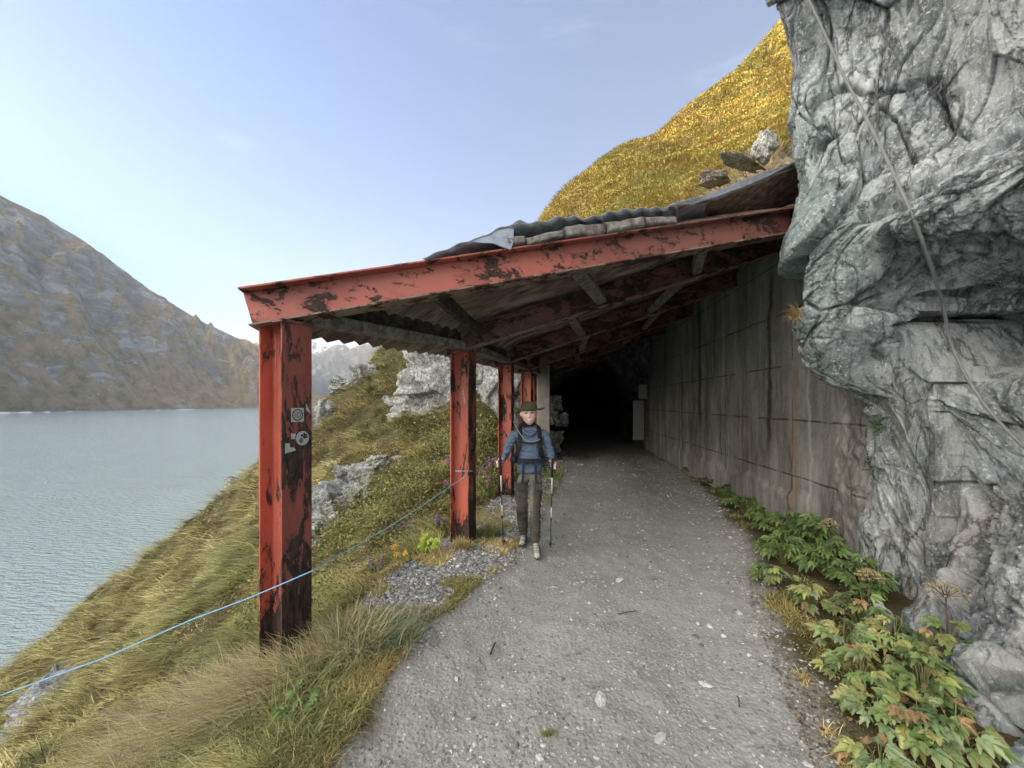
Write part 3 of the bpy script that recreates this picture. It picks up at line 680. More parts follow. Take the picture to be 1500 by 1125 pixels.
# concrete pier and pale boulders left of the tunnel mouth
mb = MB(); mb.box(.68, 10.3, -.2, 1.02, 10.75, 2.62); pr = mb.build('concrete_pier', plain('pier_concrete', (.27, .25, .22), .9, .2, .45, 6, .5), bevel=.02)
tag(pr, 'weathered concrete pier at the left side of the tunnel mouth', 'pier')

def boulder(name, c, s, seed, mat, sub=4, rough=.35, rz=0., label=None, cat='rock', group=None, sink=0):
    bm = bmesh.new(); bmesh.ops.create_icosphere(bm, subdivisions=sub, radius=1)
    V = np.array([v.co[:] for v in bm.verts]); F_ = np.array([[v.index for v in f.verts] for f in bm.faces]); bm.free()
    if 'outcrop' in name or 'boulder' in name: V = V / (np.max(np.abs(V @ np.array([[.8, .6, 0], [-.6, .8, 0], [0, 0, 1]])), axis=1, keepdims=True) ** .75)
    n = V.copy(); o = seed * 3.7; sm = max(s)
    dd = 1 + rough * (fbm(V * 1.1 + o, 2, seed) * .7 + facets(V + o, 1.1, seed)[0] * .95 + facets(V * [1, .7, 1.4] + o, 2.6, seed + 3)[0] * .30 + facets(V * [.7, 1, 1.5] + o, 6, seed + 4)[0] * .085)
    if sub >= 6: dd = dd + rough * (facets(V * [.7, 1, 1.4] + o, 15, seed + 6)[0] * .028 + fbm(V * 24 + o, 3, seed + 8) * .018)
    V = n * dd[:, None] * np.array(s); ca, sa = math.cos(rz), math.sin(rz)
    V = np.stack([V[:, 0] * ca - V[:, 1] * sa, V[:, 0] * sa + V[:, 1] * ca, V[:, 2]], -1)
    ob = mesh_np(name, V, F_, mat, smooth=sub >= 5); ob.location = tuple(c)
    if label: tag(ob, label, cat, group)
    return ob
OUT = []
def outcrop(px, py, Y, s, seed, label, rz=0., rough=.42, sub=6, dzz=0.):
    c = at(px, py, Y); x, y = c[0], c[1]; z = float(H(np.array([x]), np.array([y]))[0])
    zc = .6 * z + .4 * c[2] if abs(z - c[2]) < 1 else c[2]
    ob = boulder('rock_outcrop', (x, y, zc + dzz), s, seed, MAT['outcrop'], sub, rough, rz, label, 'rock', 'rock outcrops on the grassy slope')
    OUT.append((x, y, zc, s, rz)); return ob
outcrop(672, 590, 11.2, (1.2, .8, 1.0), 3, 'large pale rock outcrop above the slope, left of the second post', .5)
outcrop(728, 568, 11.0, (.85, .7, 1.25), 4, 'tall pale rock wall seen between the second and third posts', .2)
outcrop(600, 600, 11.4, (.5, .4, .4), 5, 'rounded nose of pale rock at the left end of the big outcrop', .2)
outcrop(490, 760, 6.4, (.55, .4, .42), 6, 'blocky grey rock outcrop right beside the front post', .9)
outcrop(462, 790, 5.8, (.4, .35, .34), 7, 'grey rock half hidden behind the front post', .3)
outcrop(525, 705, 7.2, (.42, .35, .3), 8, 'grey rock outcrop at the top of the chain beside the front post', .9)
outcrop(553, 680, 8.0, (.2, .2, .16), 9, 'small pale rock in the grass above the rock chain', .9)
outcrop(540, 560, 16.5, (.6, .5, .42), 10, 'dark rock on the skyline of the slope below the far mountain', .7)
outcrop(515, 580, 16.2, (.75, .5, .35), 11, 'jagged rock on the skyline beside the blue mountain', .5)
outcrop(468, 640, 14.2, (.6, .5, .8), 12, 'steep rock face just right of the front post', .2)
outcrop(770, 645, 9.4, (.32, .3, .3), 13, 'small white rock behind the pink flowers', .2)
outcrop(590, 690, 8.4, (.2, .2, .13), 14, 'low flat rock in the grass near the purple flowers', .5)
outcrop(355, 730, 14.4, (.45, .4, .35), 15, 'dark rock on the slope edge left of the front post', .5)
outcrop(85, 1035, 8.0, (.8, .5, .28), 16, 'dark rock band in the grass at the lower left', -.75)
outcrop(30, 1090, 7.0, (.6, .45, .3), 17, 'dark rock at the bottom left corner of the slope', -.7)
outcrop(190, 985, 8.6, (.45, .2, .12), 18, 'thin grey rock strip in the grass under the blue rope', -.75)
outcrop(290, 800, 13.5, (.25, .3, .22), 19, 'small light rock near the lake edge of the slope', .1)
for k, (px, py, Y, r_) in enumerate([(806, 612, 11.6, .2), (815, 640, 11.4, .17), (822, 615, 11.9, .2), (803, 655, 11.2, .2), (812, 590, 12.0, .22)]):
    boulder('boulder', at(px, py, Y), (r_ * 1.2, r_ * .9, r_ * .95), 30 + k, MAT['outcrop'], 5, .5, k, ['white boulder stacked midway up beside the pier', 'small pale boulder low beside the tunnel mouth', 'white boulder at the dark tunnel edge', 'pale boulder on the ground beside the tunnel mouth', 'topmost pale boulder beside the concrete pier'][k], 'boulder', 'boulders beside the tunnel mouth')
# slab and rocks on the eroded bank above the roof
for k, (px, py, Y, s, rz, lb) in enumerate([(1085, 238, 12.5, (.95, .28, .1), .5, 'long grey slab on the eroded bank above the roof'), (1045, 262, 12.8, (.5, .35, .2), .4, 'brown rock below the slab above the roof'), (1120, 215, 12.2, (.4, .3, .45), .2, 'pale rock on the bank next to the rock face'), (965, 245, 31, (1.3, 1, .7), .3, 'grey rock in the yellow slope near the skyline'), (880, 285, 27, (.8, .6, .5), .1, 'small dark rock in the yellow slope above the roof')]):
    c = at(px, py, Y); z = float(H(np.array([c[0]]), np.array([c[1]]))[0])
    boulder('hillside_rock', (c[0], c[1], c[2] if abs(z - c[2]) > 1.2 else .6 * z + .4 * c[2] + .1), s, 50 + k, MAT['outcrop'] if k != 1 else MAT['brownrock'], 5, .5, rz, lb, 'rock')
# leaning board and plate at the tunnel mouth
gm = plain('grey_board', (.22, .22, .22), .6, .3, .2, 8)
mb = MB(); mb.frame((4.02, 12.2, 1.05), (.93, .36, 0), (-.36, .93, .0), (0, 0, 1), .21, .012, .62)
bd = mb.build('board', gm, bevel=.004); bd.rotation_euler = (0, 0, 0); tag(bd, 'tall grey board leaning at the right side of the tunnel mouth', 'board')
mb = MB(); mb.frame((4.12, 12.1, 1.95), (.93, .36, 0), (-.36, .93, 0), (0, 0, 1), .16, .01, .22); tag(mb.build('plate', plain('grey_plate', (.3, .3, .3), .5, .4)), 'small square grey plate above the board by the tunnel', 'sign plate')
# ---------------------------------------------------------------- the shed roof (gallery)
GAL = empty('gallery_shelter', (-1.5, 2.54, 0)); tag(GAL, 'red steel shelter with a rusty sheet roof leading to the tunnel', 'shelter')
def kid(o, par=GAL):
    o.parent = par; o.matrix_parent_inverse = Matrix.Translation(-Vector(GAL.location)) if par is GAL else Matrix()
    return o
Oq = [Vector((-1.497, 2.543, 2.13)), Vector((-.56, 4.42, 2.20)), Vector((-.10, 6.5, 2.26)), Vector((.33, 8.55, 2.31)), Vector((.72, 10.5, 2.36)), Vector((1.1, 12.5, 2.42))]
Wq = [Vector((3.5, 4.15, 3.5)), Vector((3.52, 4.75, 3.52)), Vector((3.74, 6.3, 3.52)), Vector((3.98, 8.4, 3.52)), Vector((4.25, 10.5, 3.52)), Vector((4.45, 12.6, 3.52))]
Z = Vector((0, 0, 1))
def isec(mb, p0, p1, up, h, w, tf=.014, tw=.012):
    """I section from p0 to p1, centre line; up = web direction"""
    d = (p1 - p0); L = d.length / 2; d.normalize(); up = (up - d * up.dot(d)).normalized(); sd = d.cross(up); c = (p0 + p1) / 2
    mb.frame(c + up * (h / 2 - tf / 2), d, sd, up, L, w / 2, tf / 2); mb.cur = 1; mb.frame(c - up * (h / 2 - tf / 2), d, sd, up, L, w / 2, tf / 2); mb.cur = 0
    mb.frame(c, d, sd, up, L, tw / 2, h / 2 - tf)
vdir = [Vector((.42, .907, 0)), Vector((.3, .954, 0)), Vector((.2, .98, 0)), Vector((.2, .98, 0)), Vector((.2, .98, 0))]
POSTS = []
for k in range(5):
    v = vdir[k].normalized(); u = Vector((v.y, -v.x, 0)); o = Oq[k]; hgt = o.z
    mb = MB(); hh = .23 / 2; zc = Vector((o.x, o.y, (hgt - .25) / 2)); L = (hgt + .25) / 2; tf = .014
    mb.cur = 0; mb.frame(zc, u, v, Z, hh - tf, .006, L)                      # web
    mb.cur = 0; mb.frame(zc - u * (hh - tf / 2), u, v, Z, tf / 2, .105, L)   # outer flange
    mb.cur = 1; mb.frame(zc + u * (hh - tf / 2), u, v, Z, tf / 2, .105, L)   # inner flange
    # root fillets so that the web meets the flanges softly
    mb.cur = 0
    for s in (-1, 1):
        for f in (-1, 1):
            c = zc + u * (s * (hh - tf)) + v * (f * .006)
            vs = []
            for zz in (-L, L):
                for (a, b) in ((0, 0), (-s * .018, 0), (0, f * .018), (-s * .006, f * .006)):
                    vs.append(c + u * a + v * b + Z * zz)
            mb.add(vs, [(0, 1, 5, 4), (1, 3, 7, 5), (3, 2, 6, 7), (2, 0, 4, 6)])
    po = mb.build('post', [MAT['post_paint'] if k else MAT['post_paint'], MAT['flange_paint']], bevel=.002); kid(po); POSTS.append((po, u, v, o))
    cp = MB(); cp.frame(Vector((o.x, o.y, hgt - .012)), u, v, Z, .125, .11, .008); kid(cp.build('cap_plate', MAT['old_paint']))
# stickers on the front post's inner flange (a sub-part each)
po, u, v, o = POSTS[0]; wm = plain('sticker_white', (.45, .45, .42), .5, .4, .12, 60); km = plain('sticker_black', (.02, .02, .02), .5, .4); pm = plain('sticker_pink', (.5, .08, .09), .5, .4)
fc = Vector((o.x, o.y, 0)) + u * (.115 + .0)
def fl(s, z, e): return fc + v * s + Z * z + u * e     # s across the flange, e proud of it
def sub(mb, name, mats):
    ob = mb.build(name, mats); ob.parent = po; ob.matrix_parent_inverse = Matrix(); return ob
def zed(py): return EYE - (py - HY) / F * 2.47
def disc_v(s0, z0, r, e, n=28, rin=0, a0=0, a1=2 * math.pi, sx=1):
    vs, fs = [], []
    for i in range(n + 1):
        t = a0 + (a1 - a0) * i / n
        vs.append(fl(s0 + math.cos(t) * r * sx, z0 + math.sin(t) * r, e)); vs.append(fl(s0 + math.cos(t) * rin * sx, z0 + math.sin(t) * rin, e))
    for i in range(n): fs.append((2 * i, 2 * i + 2, 2 * i + 3, 2 * i + 1))
    return vs, fs
def quad(mb, s0, z0, s1, z1, e, sk=0): mb.add([fl(s0, z0, e), fl(s1, z0 + sk, e), fl(s1, z1 + sk, e), fl(s0, z1, e)], [(0, 1, 2, 3)])
z1 = zed(608); mb = MB(); mb.cur = 0; quad(mb, -.045, z1 - .045, .045, z1 + .045, .0015)
mb.cur = 1; mb.add(*disc_v(0, z1, .038, .0025, rin=.031)); quad(mb, -.004, z1 - .018, .0, z1 + .018, .003)
mb.add(*disc_v(.002, z1, .02, .003, 14, .015, -math.pi / 2, math.pi / 2)); mb.cur = 2
for j in range(4): quad(mb, -.024, z1 - .018 + j * .010, -.008, z1 - .012 + j * .010, .003)
sub(mb, 'sticker', [wm, km, pm])
z2 = zed(643); mb = MB(); mb.add(*disc_v(.035, z2, .047, .0015, rin=.0005)); mb.cur = 1
for (a, b, r) in [(.026, .018, .0085), (.043, .026, .008), (.058, .02, .0075), (.062, .005, .007), (.045, .008, .012)]: mb.add(*disc_v(.006 + a * .95, z2 + b, r, .0025, 12, .0003))
mb.add(*disc_v(.025, z2 - .014, .017, .0025, 16, .0003, sx=.8)); mb.cur = 2; mb.add(*disc_v(.025, z2 - .012, .009, .003, 14, .006)); sub(mb, 'sticker', [wm, km, plain('sticker_grey', (.3, .3, .3), .6)])
z3 = zed(655); mb = MB(); mb.add([fl(-.085, z3 - .035, .0012), fl(-.01, z3 - .022, .0012), fl(-.022, z3 - .004, .0012), fl(-.05, z3 + .002, .0012), fl(-.055, z3 + .028, .0012), fl(-.085, z3 + .03, .0012)], [(0, 1, 2, 3, 4, 5)])
sub(mb, 'torn_sticker', [wm]); mb = MB(); mb.add([fl(-.045, z3 + .055, .0012), fl(-.02, z3 + .05, .0012), fl(-.012, z3 + .085, .0012), fl(-.045, z3 + .09, .0012)], [(0, 1, 2, 3)])
sub(mb, 'torn_sticker', [wm]); mb = MB(); mb.add([fl(.06, zed(601), .0012), fl(.095, zed(606), .0012), fl(.06, zed(590), .0012)], [(0, 1, 2)]); sub(mb, 'torn_sticker', [wm])
# tally strokes scratched on the second post's web
po2, u2, v2, o2 = POSTS[1]; mb = MB()
for j in range(5):
    c = Vector((o2.x, o2.y, EYE - (573 + j * 4 - HY) / F * 4.35)) + u2 * (.0 + j * .006) - v2 * .0085
    mb.frame(c, (u2 * .35 + Z).normalized(), (u2 - Z * .35).normalized(), v2, .02 - .006 * (j < 2), .0035, .001)
ob = mb.build('tally_mark', wm); ob.parent = po2; ob.matrix_parent_inverse = Matrix()
# bolt plates at post tops
for k in range(1, 5):
    o, (po_, u_, v_, _) = Oq[k], POSTS[k]
    for zz in (o.z - .07, o.z - .14):
        mb = MB(); mb.tube([Vector((o.x, o.y, zz)) - v_ * .006 + u_ * .04, Vector((o.x, o.y, zz)) - v_ * .022 + u_ * .04], .012, 6)
        ob = mb.build('bolt', MAT['timber_dark']); ob.parent = po_; ob.matrix_parent_inverse = Matrix()

# transverse beams
BH, BW = .245, .20
for k in range(6):
    o, w = Oq[k].copy(), Wq[k].copy(); d = (w - o).normalized(); mb = MB()
    p0 = o - d * .22 + Z * (BH / 2); p1 = w + d * (.25 if k else .5) + Z * (BH / 2)
    isec(mb, p0, p1, Z, BH, BW)
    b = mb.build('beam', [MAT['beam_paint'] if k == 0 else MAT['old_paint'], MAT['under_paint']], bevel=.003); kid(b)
# eave timbers and channels between the posts
for k in range(5):
    a, b = Oq[k], Oq[k + 1]; d = (b - a).normalized(); s = Vector((d.y, -d.x, 0))
    mb = MB(); mb.bar(a + d * .12 + Z * .045 + s * .03, b - d * .1 + Z * .045 + s * .03, s, .15, .085); kid(mb.build('eave_timber', MAT['timber'], bevel=.006))
    mb = MB(); mb.bar(a + d * .12 + Z * .16 + s * .02, b - d * .1 + Z * .16 + s * .02, s, .03, .13); kid(mb.build('eave_plate', MAT['timber_dark'], bevel=.003))
# diagonal wind brace in the first bay, and short cross timbers between beams
def rp(k, a, b):                                   # a 0..1 from beam k to k+1, b 0..1 from eave to wall
    lo = Oq[k].lerp(Wq[k], b); hi = Oq[k + 1].lerp(Wq[k + 1], b); return lo.lerp(hi, a)
mb = MB(); mb.bar(rp(0, .12, .16) + Z * .11, rp(0, .95, .06) + Z * .11, (0, 0, 1), .13, .05); kid(mb.build('brace', MAT['timber_dark'], bevel=.004))
for (k, b0, b1, wv) in [(0, .40, .40, .12), (0, .66, .68, .10), (1, .30, .33, .12), (1, .66, .62, .11), (2, .35, .33, .12), (2, .68, .7, .1), (3, .3, .3, .12), (3, .65, .65, .1), (4, .4, .4, .12)]:
    mb = MB(); p0, p1 = rp(k, .06 if k else .1, b0), rp(k, .95, b1); mb.bar(p0 + Z * .07, p1 + Z * .07, (1, 0, .26), wv, .08)
    kid(mb.build('cross_timber', MAT['timber'], bevel=.005))

# corrugated roof sheet lying over the beams, one continuous surface bay by bay
cum = [0]
for k in range(5): cum.append(cum[-1] + (Oq[k + 1] - Oq[k]).length)
def roof_pt(s, b, top=0.):
    k = min(4, max(0, int(np.searchsorted(cum, s, side='right') - 1))); t = (s - cum[k]) / (cum[k + 1] - cum[k])
    p = rp(k, t, b); return p
lam = .152; amp = .028
sv = np.arange(.13, cum[-1] - .1, lam / 8); bv_ = np.concatenate([np.linspace(-.095, .12, 16), np.linspace(.14, 1.03, 60)])
V = np.zeros((len(sv), len(bv_), 3)); sheetj = np.floor((sv - .13) / .9)
for i, s in enumerate(sv):
    tri = math.asin(math.sin(2 * math.pi * s / lam)) / (math.pi / 2)
    for j, b in enumerate(bv_):
        p = roof_pt(s, b); off = .085 + (.285 - .085) * float(sstep(-.08, .09, b)) + .02
        V[i, j] = (p.x, p.y, p.z + off + tri * amp)
sag = fbm(V * .9, 3, 501) * .05; V[..., 2] += sag
jag = (np.sin(sheetj * 12.9) * .5) * .018
V[:, 0, 0] += jag; V[:, 0, 2] += jag * .4
kid(mesh_np('roof_sheet', V.reshape(-1, 3), grid_faces(len(sv), len(bv_), flip=True, mask=~((sv[:-1, None] < .42) & (bv_[None, :-1] < -.03))), MAT['rust'], smooth=False)).modifiers.new('s', 'SOLIDIFY').thickness = .004

# debris on the front beam: timber blocks under lifted sheets
o, w = Oq[0], Wq[0]; d0 = (w - o).normalized(); v0 = Vector((-d0.y, d0.x, 0)).normalized(); up0 = (Z - d0 * Z.dot(d0)).normalized()
fr = -v0 * (BW / 2)
def on_beam(px):
    """front top edge of the first beam at picture column px"""
    base = o + fr; X = lambda t: base.x + d0.x * t; Yy = lambda t: base.y + d0.y * t
    r_ = (px - 750) / F; t = (r_ * base.y - base.x) / (d0.x - r_ * d0.y); return t
LB = (w - o).length
for k, (x0, x1, hh, dep) in enumerate([(745, 770, .085, .12), (772, 828, .075, .2), (831, 887, .105, .22), (890, 945, .10, .2), (948, 990, .085, .16)]):
    t0, t1 = on_beam(x0), on_beam(x1); c = o + fr + d0 * ((t0 + t1) / 2) + Z * (BH + .004) + up0 * (hh / 2) - fr.normalized() * (dep / 2 - .02)
    L = (t1 - t0) / 2
    bm = bmesh.new(); bmesh.ops.create_cube(bm, size=1); bmesh.ops.subdivide_edges(bm, edges=bm.edges[:], cuts=7, use_grid_fill=True)
    M_ = Matrix((tuple(d0), tuple(v0), tuple(up0))).transposed()
    tilt = Matrix.Rotation([.05, -.07, .06, -.03, .1][k], 3, 'Y')
    VV = np.array([v.co[:] for v in bm.verts]); FF = np.array([[v.index for v in f.verts] for f in bm.faces]); bm.free()
    rad = np.linalg.norm(VV[:, 1:], axis=1); cl = np.clip(.56 / (rad + 1e-6), None, 1); VV[:, 1:] *= cl[:, None]
    VV = VV * np.array([L * 2, dep, hh]); VV += np.stack([fbm(VV * 9 + k, 3, 520 + j) for j in range(3)], -1) * .02
    VV = np.array([tuple(M_ @ (tilt @ Vector(q))) for q in VV]) + np.array(c)
    kid(mesh_np('timber_block', VV, FF, MAT['timber'], smooth=True))
def front_sheet(name, pts, mat, b_depth, thick=.004, wav=.012, rise=0.0, seed=1, lam2=.16, curl=None):
    """lifted sheet whose front lower edge follows the picture points, running back over the roof"""
    xs = [p[0] for p in pts]; ysn = [p[1] for p in pts]; n = 120; nd = 24; Vv = np.zeros((n, nd, 3))
    for i, px in enumerate(np.linspace(xs[0], xs[-1], n)):
        py = np.interp(px, xs, ysn); t = on_beam(px); base = o + fr * 1.25 + d0 * t; Yd = base.y
        zf = EYE - (py - HY) / F * Yd
        for j in range(nd):
            q = j / (nd - 1); back = Vector((base.x, base.y, 0)) + Vector((.42, .907, 0)) * (q * b_depth)
            zb = (o + d0 * t).z + BH + .12 + rise + .3 * .42 * b_depth * q
            z = zf * (1 - q) + zb * q if zf > zb else zf + (zb - zf) * q
            Vv[i, j] = (back.x, back.y, z + .5 * wav * math.sin(2 * math.pi * t / lam2) * (1 - .5 * q))
    Vv[..., 2] += fbm(Vv * 2.3, 3, seed) * .02
    ob = mesh_np(name, Vv.reshape(-1, 3), grid_faces(n, nd, flip=True), mat, smooth=True); ob.modifiers.new('s', 'SOLIDIFY').thickness = thick
    return kid(ob)
front_sheet('bent_sheet', [(618, 377), (650, 366), (700, 350), (722, 338), (748, 329), (790, 325)], MAT['galv'], 1.7, seed=531)
front_sheet('bent_sheet', [(738, 331), (760, 324), (790, 326), (822, 316), (860, 319), (905, 308), (945, 305), (990, 300)], MAT['galv'], 1.7, seed=532, wav=.02)
front_sheet('curved_sheet', [(978, 300), (1010, 297), (1050, 286), (1085, 272), (1115, 258), (1150, 243), (1175, 232)], MAT['galv'], 1.9, seed=533, wav=.0, rise=.12)
# brown underside of the lifted roof at the right, and the crumpled flap hanging in front
def skirt(name, top, bot, mat, push, seed):
    n, m = 100, 14; Vv = np.zeros((n, m, 3))
    for i, px in enumerate(np.linspace(top[0][0], top[-1][0], n)):
        yt = np.interp(px, [p[0] for p in top], [p[1] for p in top]); yb = np.interp(px, [p[0] for p in bot], [p[1] for p in bot]); t = on_beam(px)
        a = o + fr * 1.15 + d0 * t
        for j in range(m):
            q = j / (m - 1); Yd = a.y + push * q; yy = yt + (yb - yt) * q; Vv[i, j] = ((px - 750) / F * Yd if push > .1 else a.x, Yd, EYE - (yy - HY) / F * Yd)
    Vv[..., 2] += fbm(Vv * np.array([2, 9, 9]), 3, seed) * .012
    ob = mesh_np(name, Vv.reshape(-1, 3), grid_faces(n, m), mat, smooth=True); ob.modifiers.new('s', 'SOLIDIFY').thickness = .006
    return kid(ob)
skirt('roof_board', [(980, 305), (1050, 292), (1085, 278), (1150, 249), (1175, 238)], [(980, 330), (1030, 322), (1085, 318), (1150, 302), (1175, 296)], MAT['board'], .45, 541)
skirt('sheet_lip', [(984, 298), (1030, 287), (1060, 274), (1100, 258), (1150, 241), (1172, 233)], [(984, 300), (1030, 295), (1060, 287), (1100, 273), (1150, 252), (1172, 243)], MAT['galv'], .02, 545)
skirt('sheet_flap', [(692, 352), (722, 340), (745, 332), (752, 334)], [(692, 354), (722, 357), (748, 366), (752, 352)], MAT['galv'], .0, 543)

# ---------------------------------------------------------------- blue rope
rp_pts = [np.array([-5.4, 1.7, -2.6]), np.array([-4.2, 1.85, -.62]), at(-40, 1032, 2.0), at(0, 1019, 2.05), at(150, 965, 2.15), at(280, 908, 2.25), at(365, 876, 2.33), at(412, 856, 2.385), at(458, 836, 2.44), at(500, 812, 2.75), at(560, 778, 3.2), at(620, 740, 3.7), at(672, 704, 4.28), at(690, 692, 4.38), at(735, 664, 5.6), at(752, 655, 6.35)]
ropes = []
for i in range(len(rp_pts) - 1):
    p1, p2 = rp_pts[i], rp_pts[i + 1]; p0 = rp_pts[max(0, i - 1)]; p3 = rp_pts[min(len(rp_pts) - 1, i + 2)]
    for k in range(5): t = k / 5; ropes.append(Vector(p1 * (1 - t) + p2 * t))
cb = MB()
for s in range(3):
    st = []
    for i, p in enumerate(ropes):
        a = Vector((0, 0, 1)); b = Vector((.9, -.3, 0)); an = i * 1.3 + s * 2.1; st.append(p + (a * math.cos(an) + b * math.sin(an)) * .0019)
    cb.tube(st, .0025, 6)
cb.tube([at(667, 690, 4.25), at(692, 690, 4.28)], .005, 6)
tag(cb.build('rope', plain('blue_rope', (.22, .42, .62), .7, .3, .25, 80), smooth=True), 'thin light blue rope strung between the red posts', 'rope')
# ---------------------------------------------------------------- vegetation
NG = gnorm(pw); NG *= np.sign(NG[..., 2:3] + 1e-9)
def sample(n, weight, amin=-60, amax=60, rmin=.9, rmax=75):
    ia = np.nonzero((np.degrees(az) > amin) & (np.degrees(az) < amax))[0]; ir = np.nonzero((rr > rmin) & (rr < rmax))[0]
    Wt = weight[np.ix_(ia[:-1], ir[:-1])].ravel().astype(float); Wt = np.clip(Wt, 0, None); Wt /= Wt.sum()
    k = rng.choice(len(Wt), n, p=Wt); i = ia[k // (len(ir) - 1)]; j = ir[k % (len(ir) - 1)]; u = rng.random(n)[:, None]; v = rng.random(n)[:, None]
    Q = (pw[i, j] * (1 - u) * (1 - v) + pw[i + 1, j] * u * (1 - v) + pw[i, j + 1] * (1 - u) * v + pw[i + 1, j + 1] * u * v)
    return Q, NG[i, j], i, j
facing = ((np.array([0, 0, EYE]) - pw) * NG).sum(-1) > -.25 * np.linalg.norm(pw, axis=-1) * .2
corr = (TX > shld_l(TY) - .02) & (TX < wall_x(TY) + .3) & (TY < 13.2) | ((TY < 4.4) & (TX > shld_l(TY)) & (TX < 6))
vegw = facing & ~corr
for (x, y, z, s, rz) in OUT:
    ca, sa = math.cos(rz), math.sin(rz); dx, dy = TX - x, TY - y; a = (dx * ca + dy * sa) / s[0]; b = (-dx * sa + dy * ca) / s[1]
    vegw = vegw & ((a * a + b * b) > .38)

def blades(P, head, L, wd, lean, droop, col, segs=3, up=None, tipc=None, name=None):
    n = len(P); up = np.tile([0, 0, 1.0], (n, 1)) if up is None else up
    side = np.cross(head, up); side /= np.linalg.norm(side, axis=1, keepdims=True) + 1e-9
    tw = rng.normal(0, .5, n)[:, None]; side = side * np.cos(tw) + head * np.sin(tw)
    ts = np.linspace(0, 1, segs + 1); V = np.zeros((n, segs + 1, 2, 3)); C = np.zeros((n, segs + 1, 2, 3))
    for k, t in enumerate(ts):
        c = P + L[:, None] * (up * ((1 - lean * .5) * t - droop * t * t * .62)[:, None] + head * (lean * t + droop * t * t * .6)[:, None])
        w = (wd * (1 - t ** 1.6 * .92))[:, None] * .5
        V[:, k, 0] = c - side * w; V[:, k, 1] = c + side * w
        cc = col if tipc is None else col * (1 - t) + tipc * t
        C[:, k, 0] = cc; C[:, k, 1] = cc
    b = np.arange(n)[:, None] * (2 * (segs + 1)) + np.arange(segs)[None] * 2
    Fc = np.stack([b, b + 1, b + 3, b + 2], -1).reshape(-1, 4)
    return V.reshape(-1, 3), Fc, C.reshape(-1, 3)
def join(parts):
    V, Fc, C, o = [], [], [], 0
    for v, f, c in parts: V.append(v); Fc.append(f + o); C.append(c); o += len(v)
    return np.concatenate(V), np.concatenate(Fc), np.concatenate(C)
def unit(v): return v / (np.linalg.norm(v, axis=-1, keepdims=True) + 1e-9)
STRAW, OLIVE, GREEN, RUST, LIME = map(np.array, ((.66, .53, .22), (.34, .30, .11), (.16, .22, .065), (.28, .13, .045), (.25, .30, .06)))
def pick(P, n, seed, bias=0.):
    a = fbm(P * .9, 3, seed) + rng.normal(0, .16, n) + bias; b = fbm(P * .55 + 9, 3, seed + 3) + rng.normal(0, .12, n)
    c = OLIVE[None] * np.ones((n, 1)); w = sstep(-.15, .35, a)[:, None]; c = c * (1 - w) + STRAW * w
    w = sstep(.12, .55, b)[:, None] * .75; c = c * (1 - w) + GREEN * w
    w = sstep(.3, .55, fbm(P * .7 + 4, 3, seed + 8) + rng.normal(0, .05, n))[:, None]; c = c * (1 - w) + RUST * w
    return c * rng.uniform(.35, 1.5, (n, 1))
def slope_head(P, Nn, n, spread=.5, fs=.6):
    dn = Nn * np.array([1, 1, 0]); dn = unit(dn); a = fbm(P * fs, 2, 811) * 1.9 + rng.normal(0, spread, n)
    ca, sa = np.cos(a)[:, None], np.sin(a)[:, None]
    return np.stack([dn[:, 0] * ca[:, 0] - dn[:, 1] * sa[:, 0], dn[:, 0] * sa[:, 0] + dn[:, 1] * ca[:, 0], P[:, 0] * 0], -1)
parts = []
# matted slope grass, near and middle distance
gw = vegw & (zone[..., 2] < .4)
Q, Nn, i, j = sample(210000, gw * 1.0, rmin=1.5, rmax=32); n = len(Q); r_ = np.linalg.norm(Q, axis=1)
cl = .35 + 1.6 * sstep(-.3, .45, fbm(Q * 1.4, 2, 820)) 
L = rng.uniform(.10, .26, n) * cl * np.clip(.8 + r_ / 28, .9, 1.6); wd = np.clip(.0016 * r_, .0045, .026) * rng.uniform(.6, 1.3, n)
hd = slope_head(Q, Nn, n); hd = unit(hd + np.array([0, 0, -.35]) * (1 - Nn[:, 2:3]) * 1.5)
c = pick(Q, n, 830); c = c * (.55 + .75 * sstep(-.35, .35, fbm(Q * 2.6, 3, 835)))[:, None]; parts.append(blades(Q - Nn * .01, hd, L, wd, rng.uniform(.3, .7, n), rng.uniform(.35, .95, n), c * .9, 3, up=unit(Nn + [0, 0, .6]), tipc=np.minimum(.6, c * 1.12)))
tag(mesh_np('slope_grass', *join(parts)[:2], MAT['veg'], cols=join(parts)[2]), kind='stuff')
# dark recess shrubs / hummocks of darker green in the bank by the posts
def patch(n, cpx, cY, sx, sy, L0, L1, colr, lean=(.1, .6), droop=(.3, .9), wd=.005, head=None, spread=1.2, segs=4, cz=None):
    x0, y0 = (cpx - 750) / F * cY, cY
    x = x0 + rng.normal(0, sx, n); y = y0 + rng.normal(0, sy, n); P = np.stack([x, y, H(x, y)], -1)
    ok = (x < path_l(y) + .05) | (x > path_r(y) - .1); ok &= ~((np.abs(x - Oq[0].x) < .1) & (np.abs(y - Oq[0].y) < .08)); P = P[ok]; n = len(P)
    a = (rng.uniform(0, 2 * math.pi, n) if head is None else math.atan2(head[1], head[0]) + rng.normal(0, spread, n))
    hd = np.stack([np.cos(a), np.sin(a), a * 0], -1)
    c = np.array(colr)[rng.integers(0, len(colr), n)] * rng.uniform(.5, 1.45, (n, 1)); wd = wd * 1.25
    return blades(P, hd, rng.uniform(L0, L1, n), np.full(n, wd) * rng.uniform(.6, 1.3, n), rng.uniform(*lean, n), rng.uniform(*droop, n), c * .85, segs, tipc=np.minimum(.6, c * 1.15))
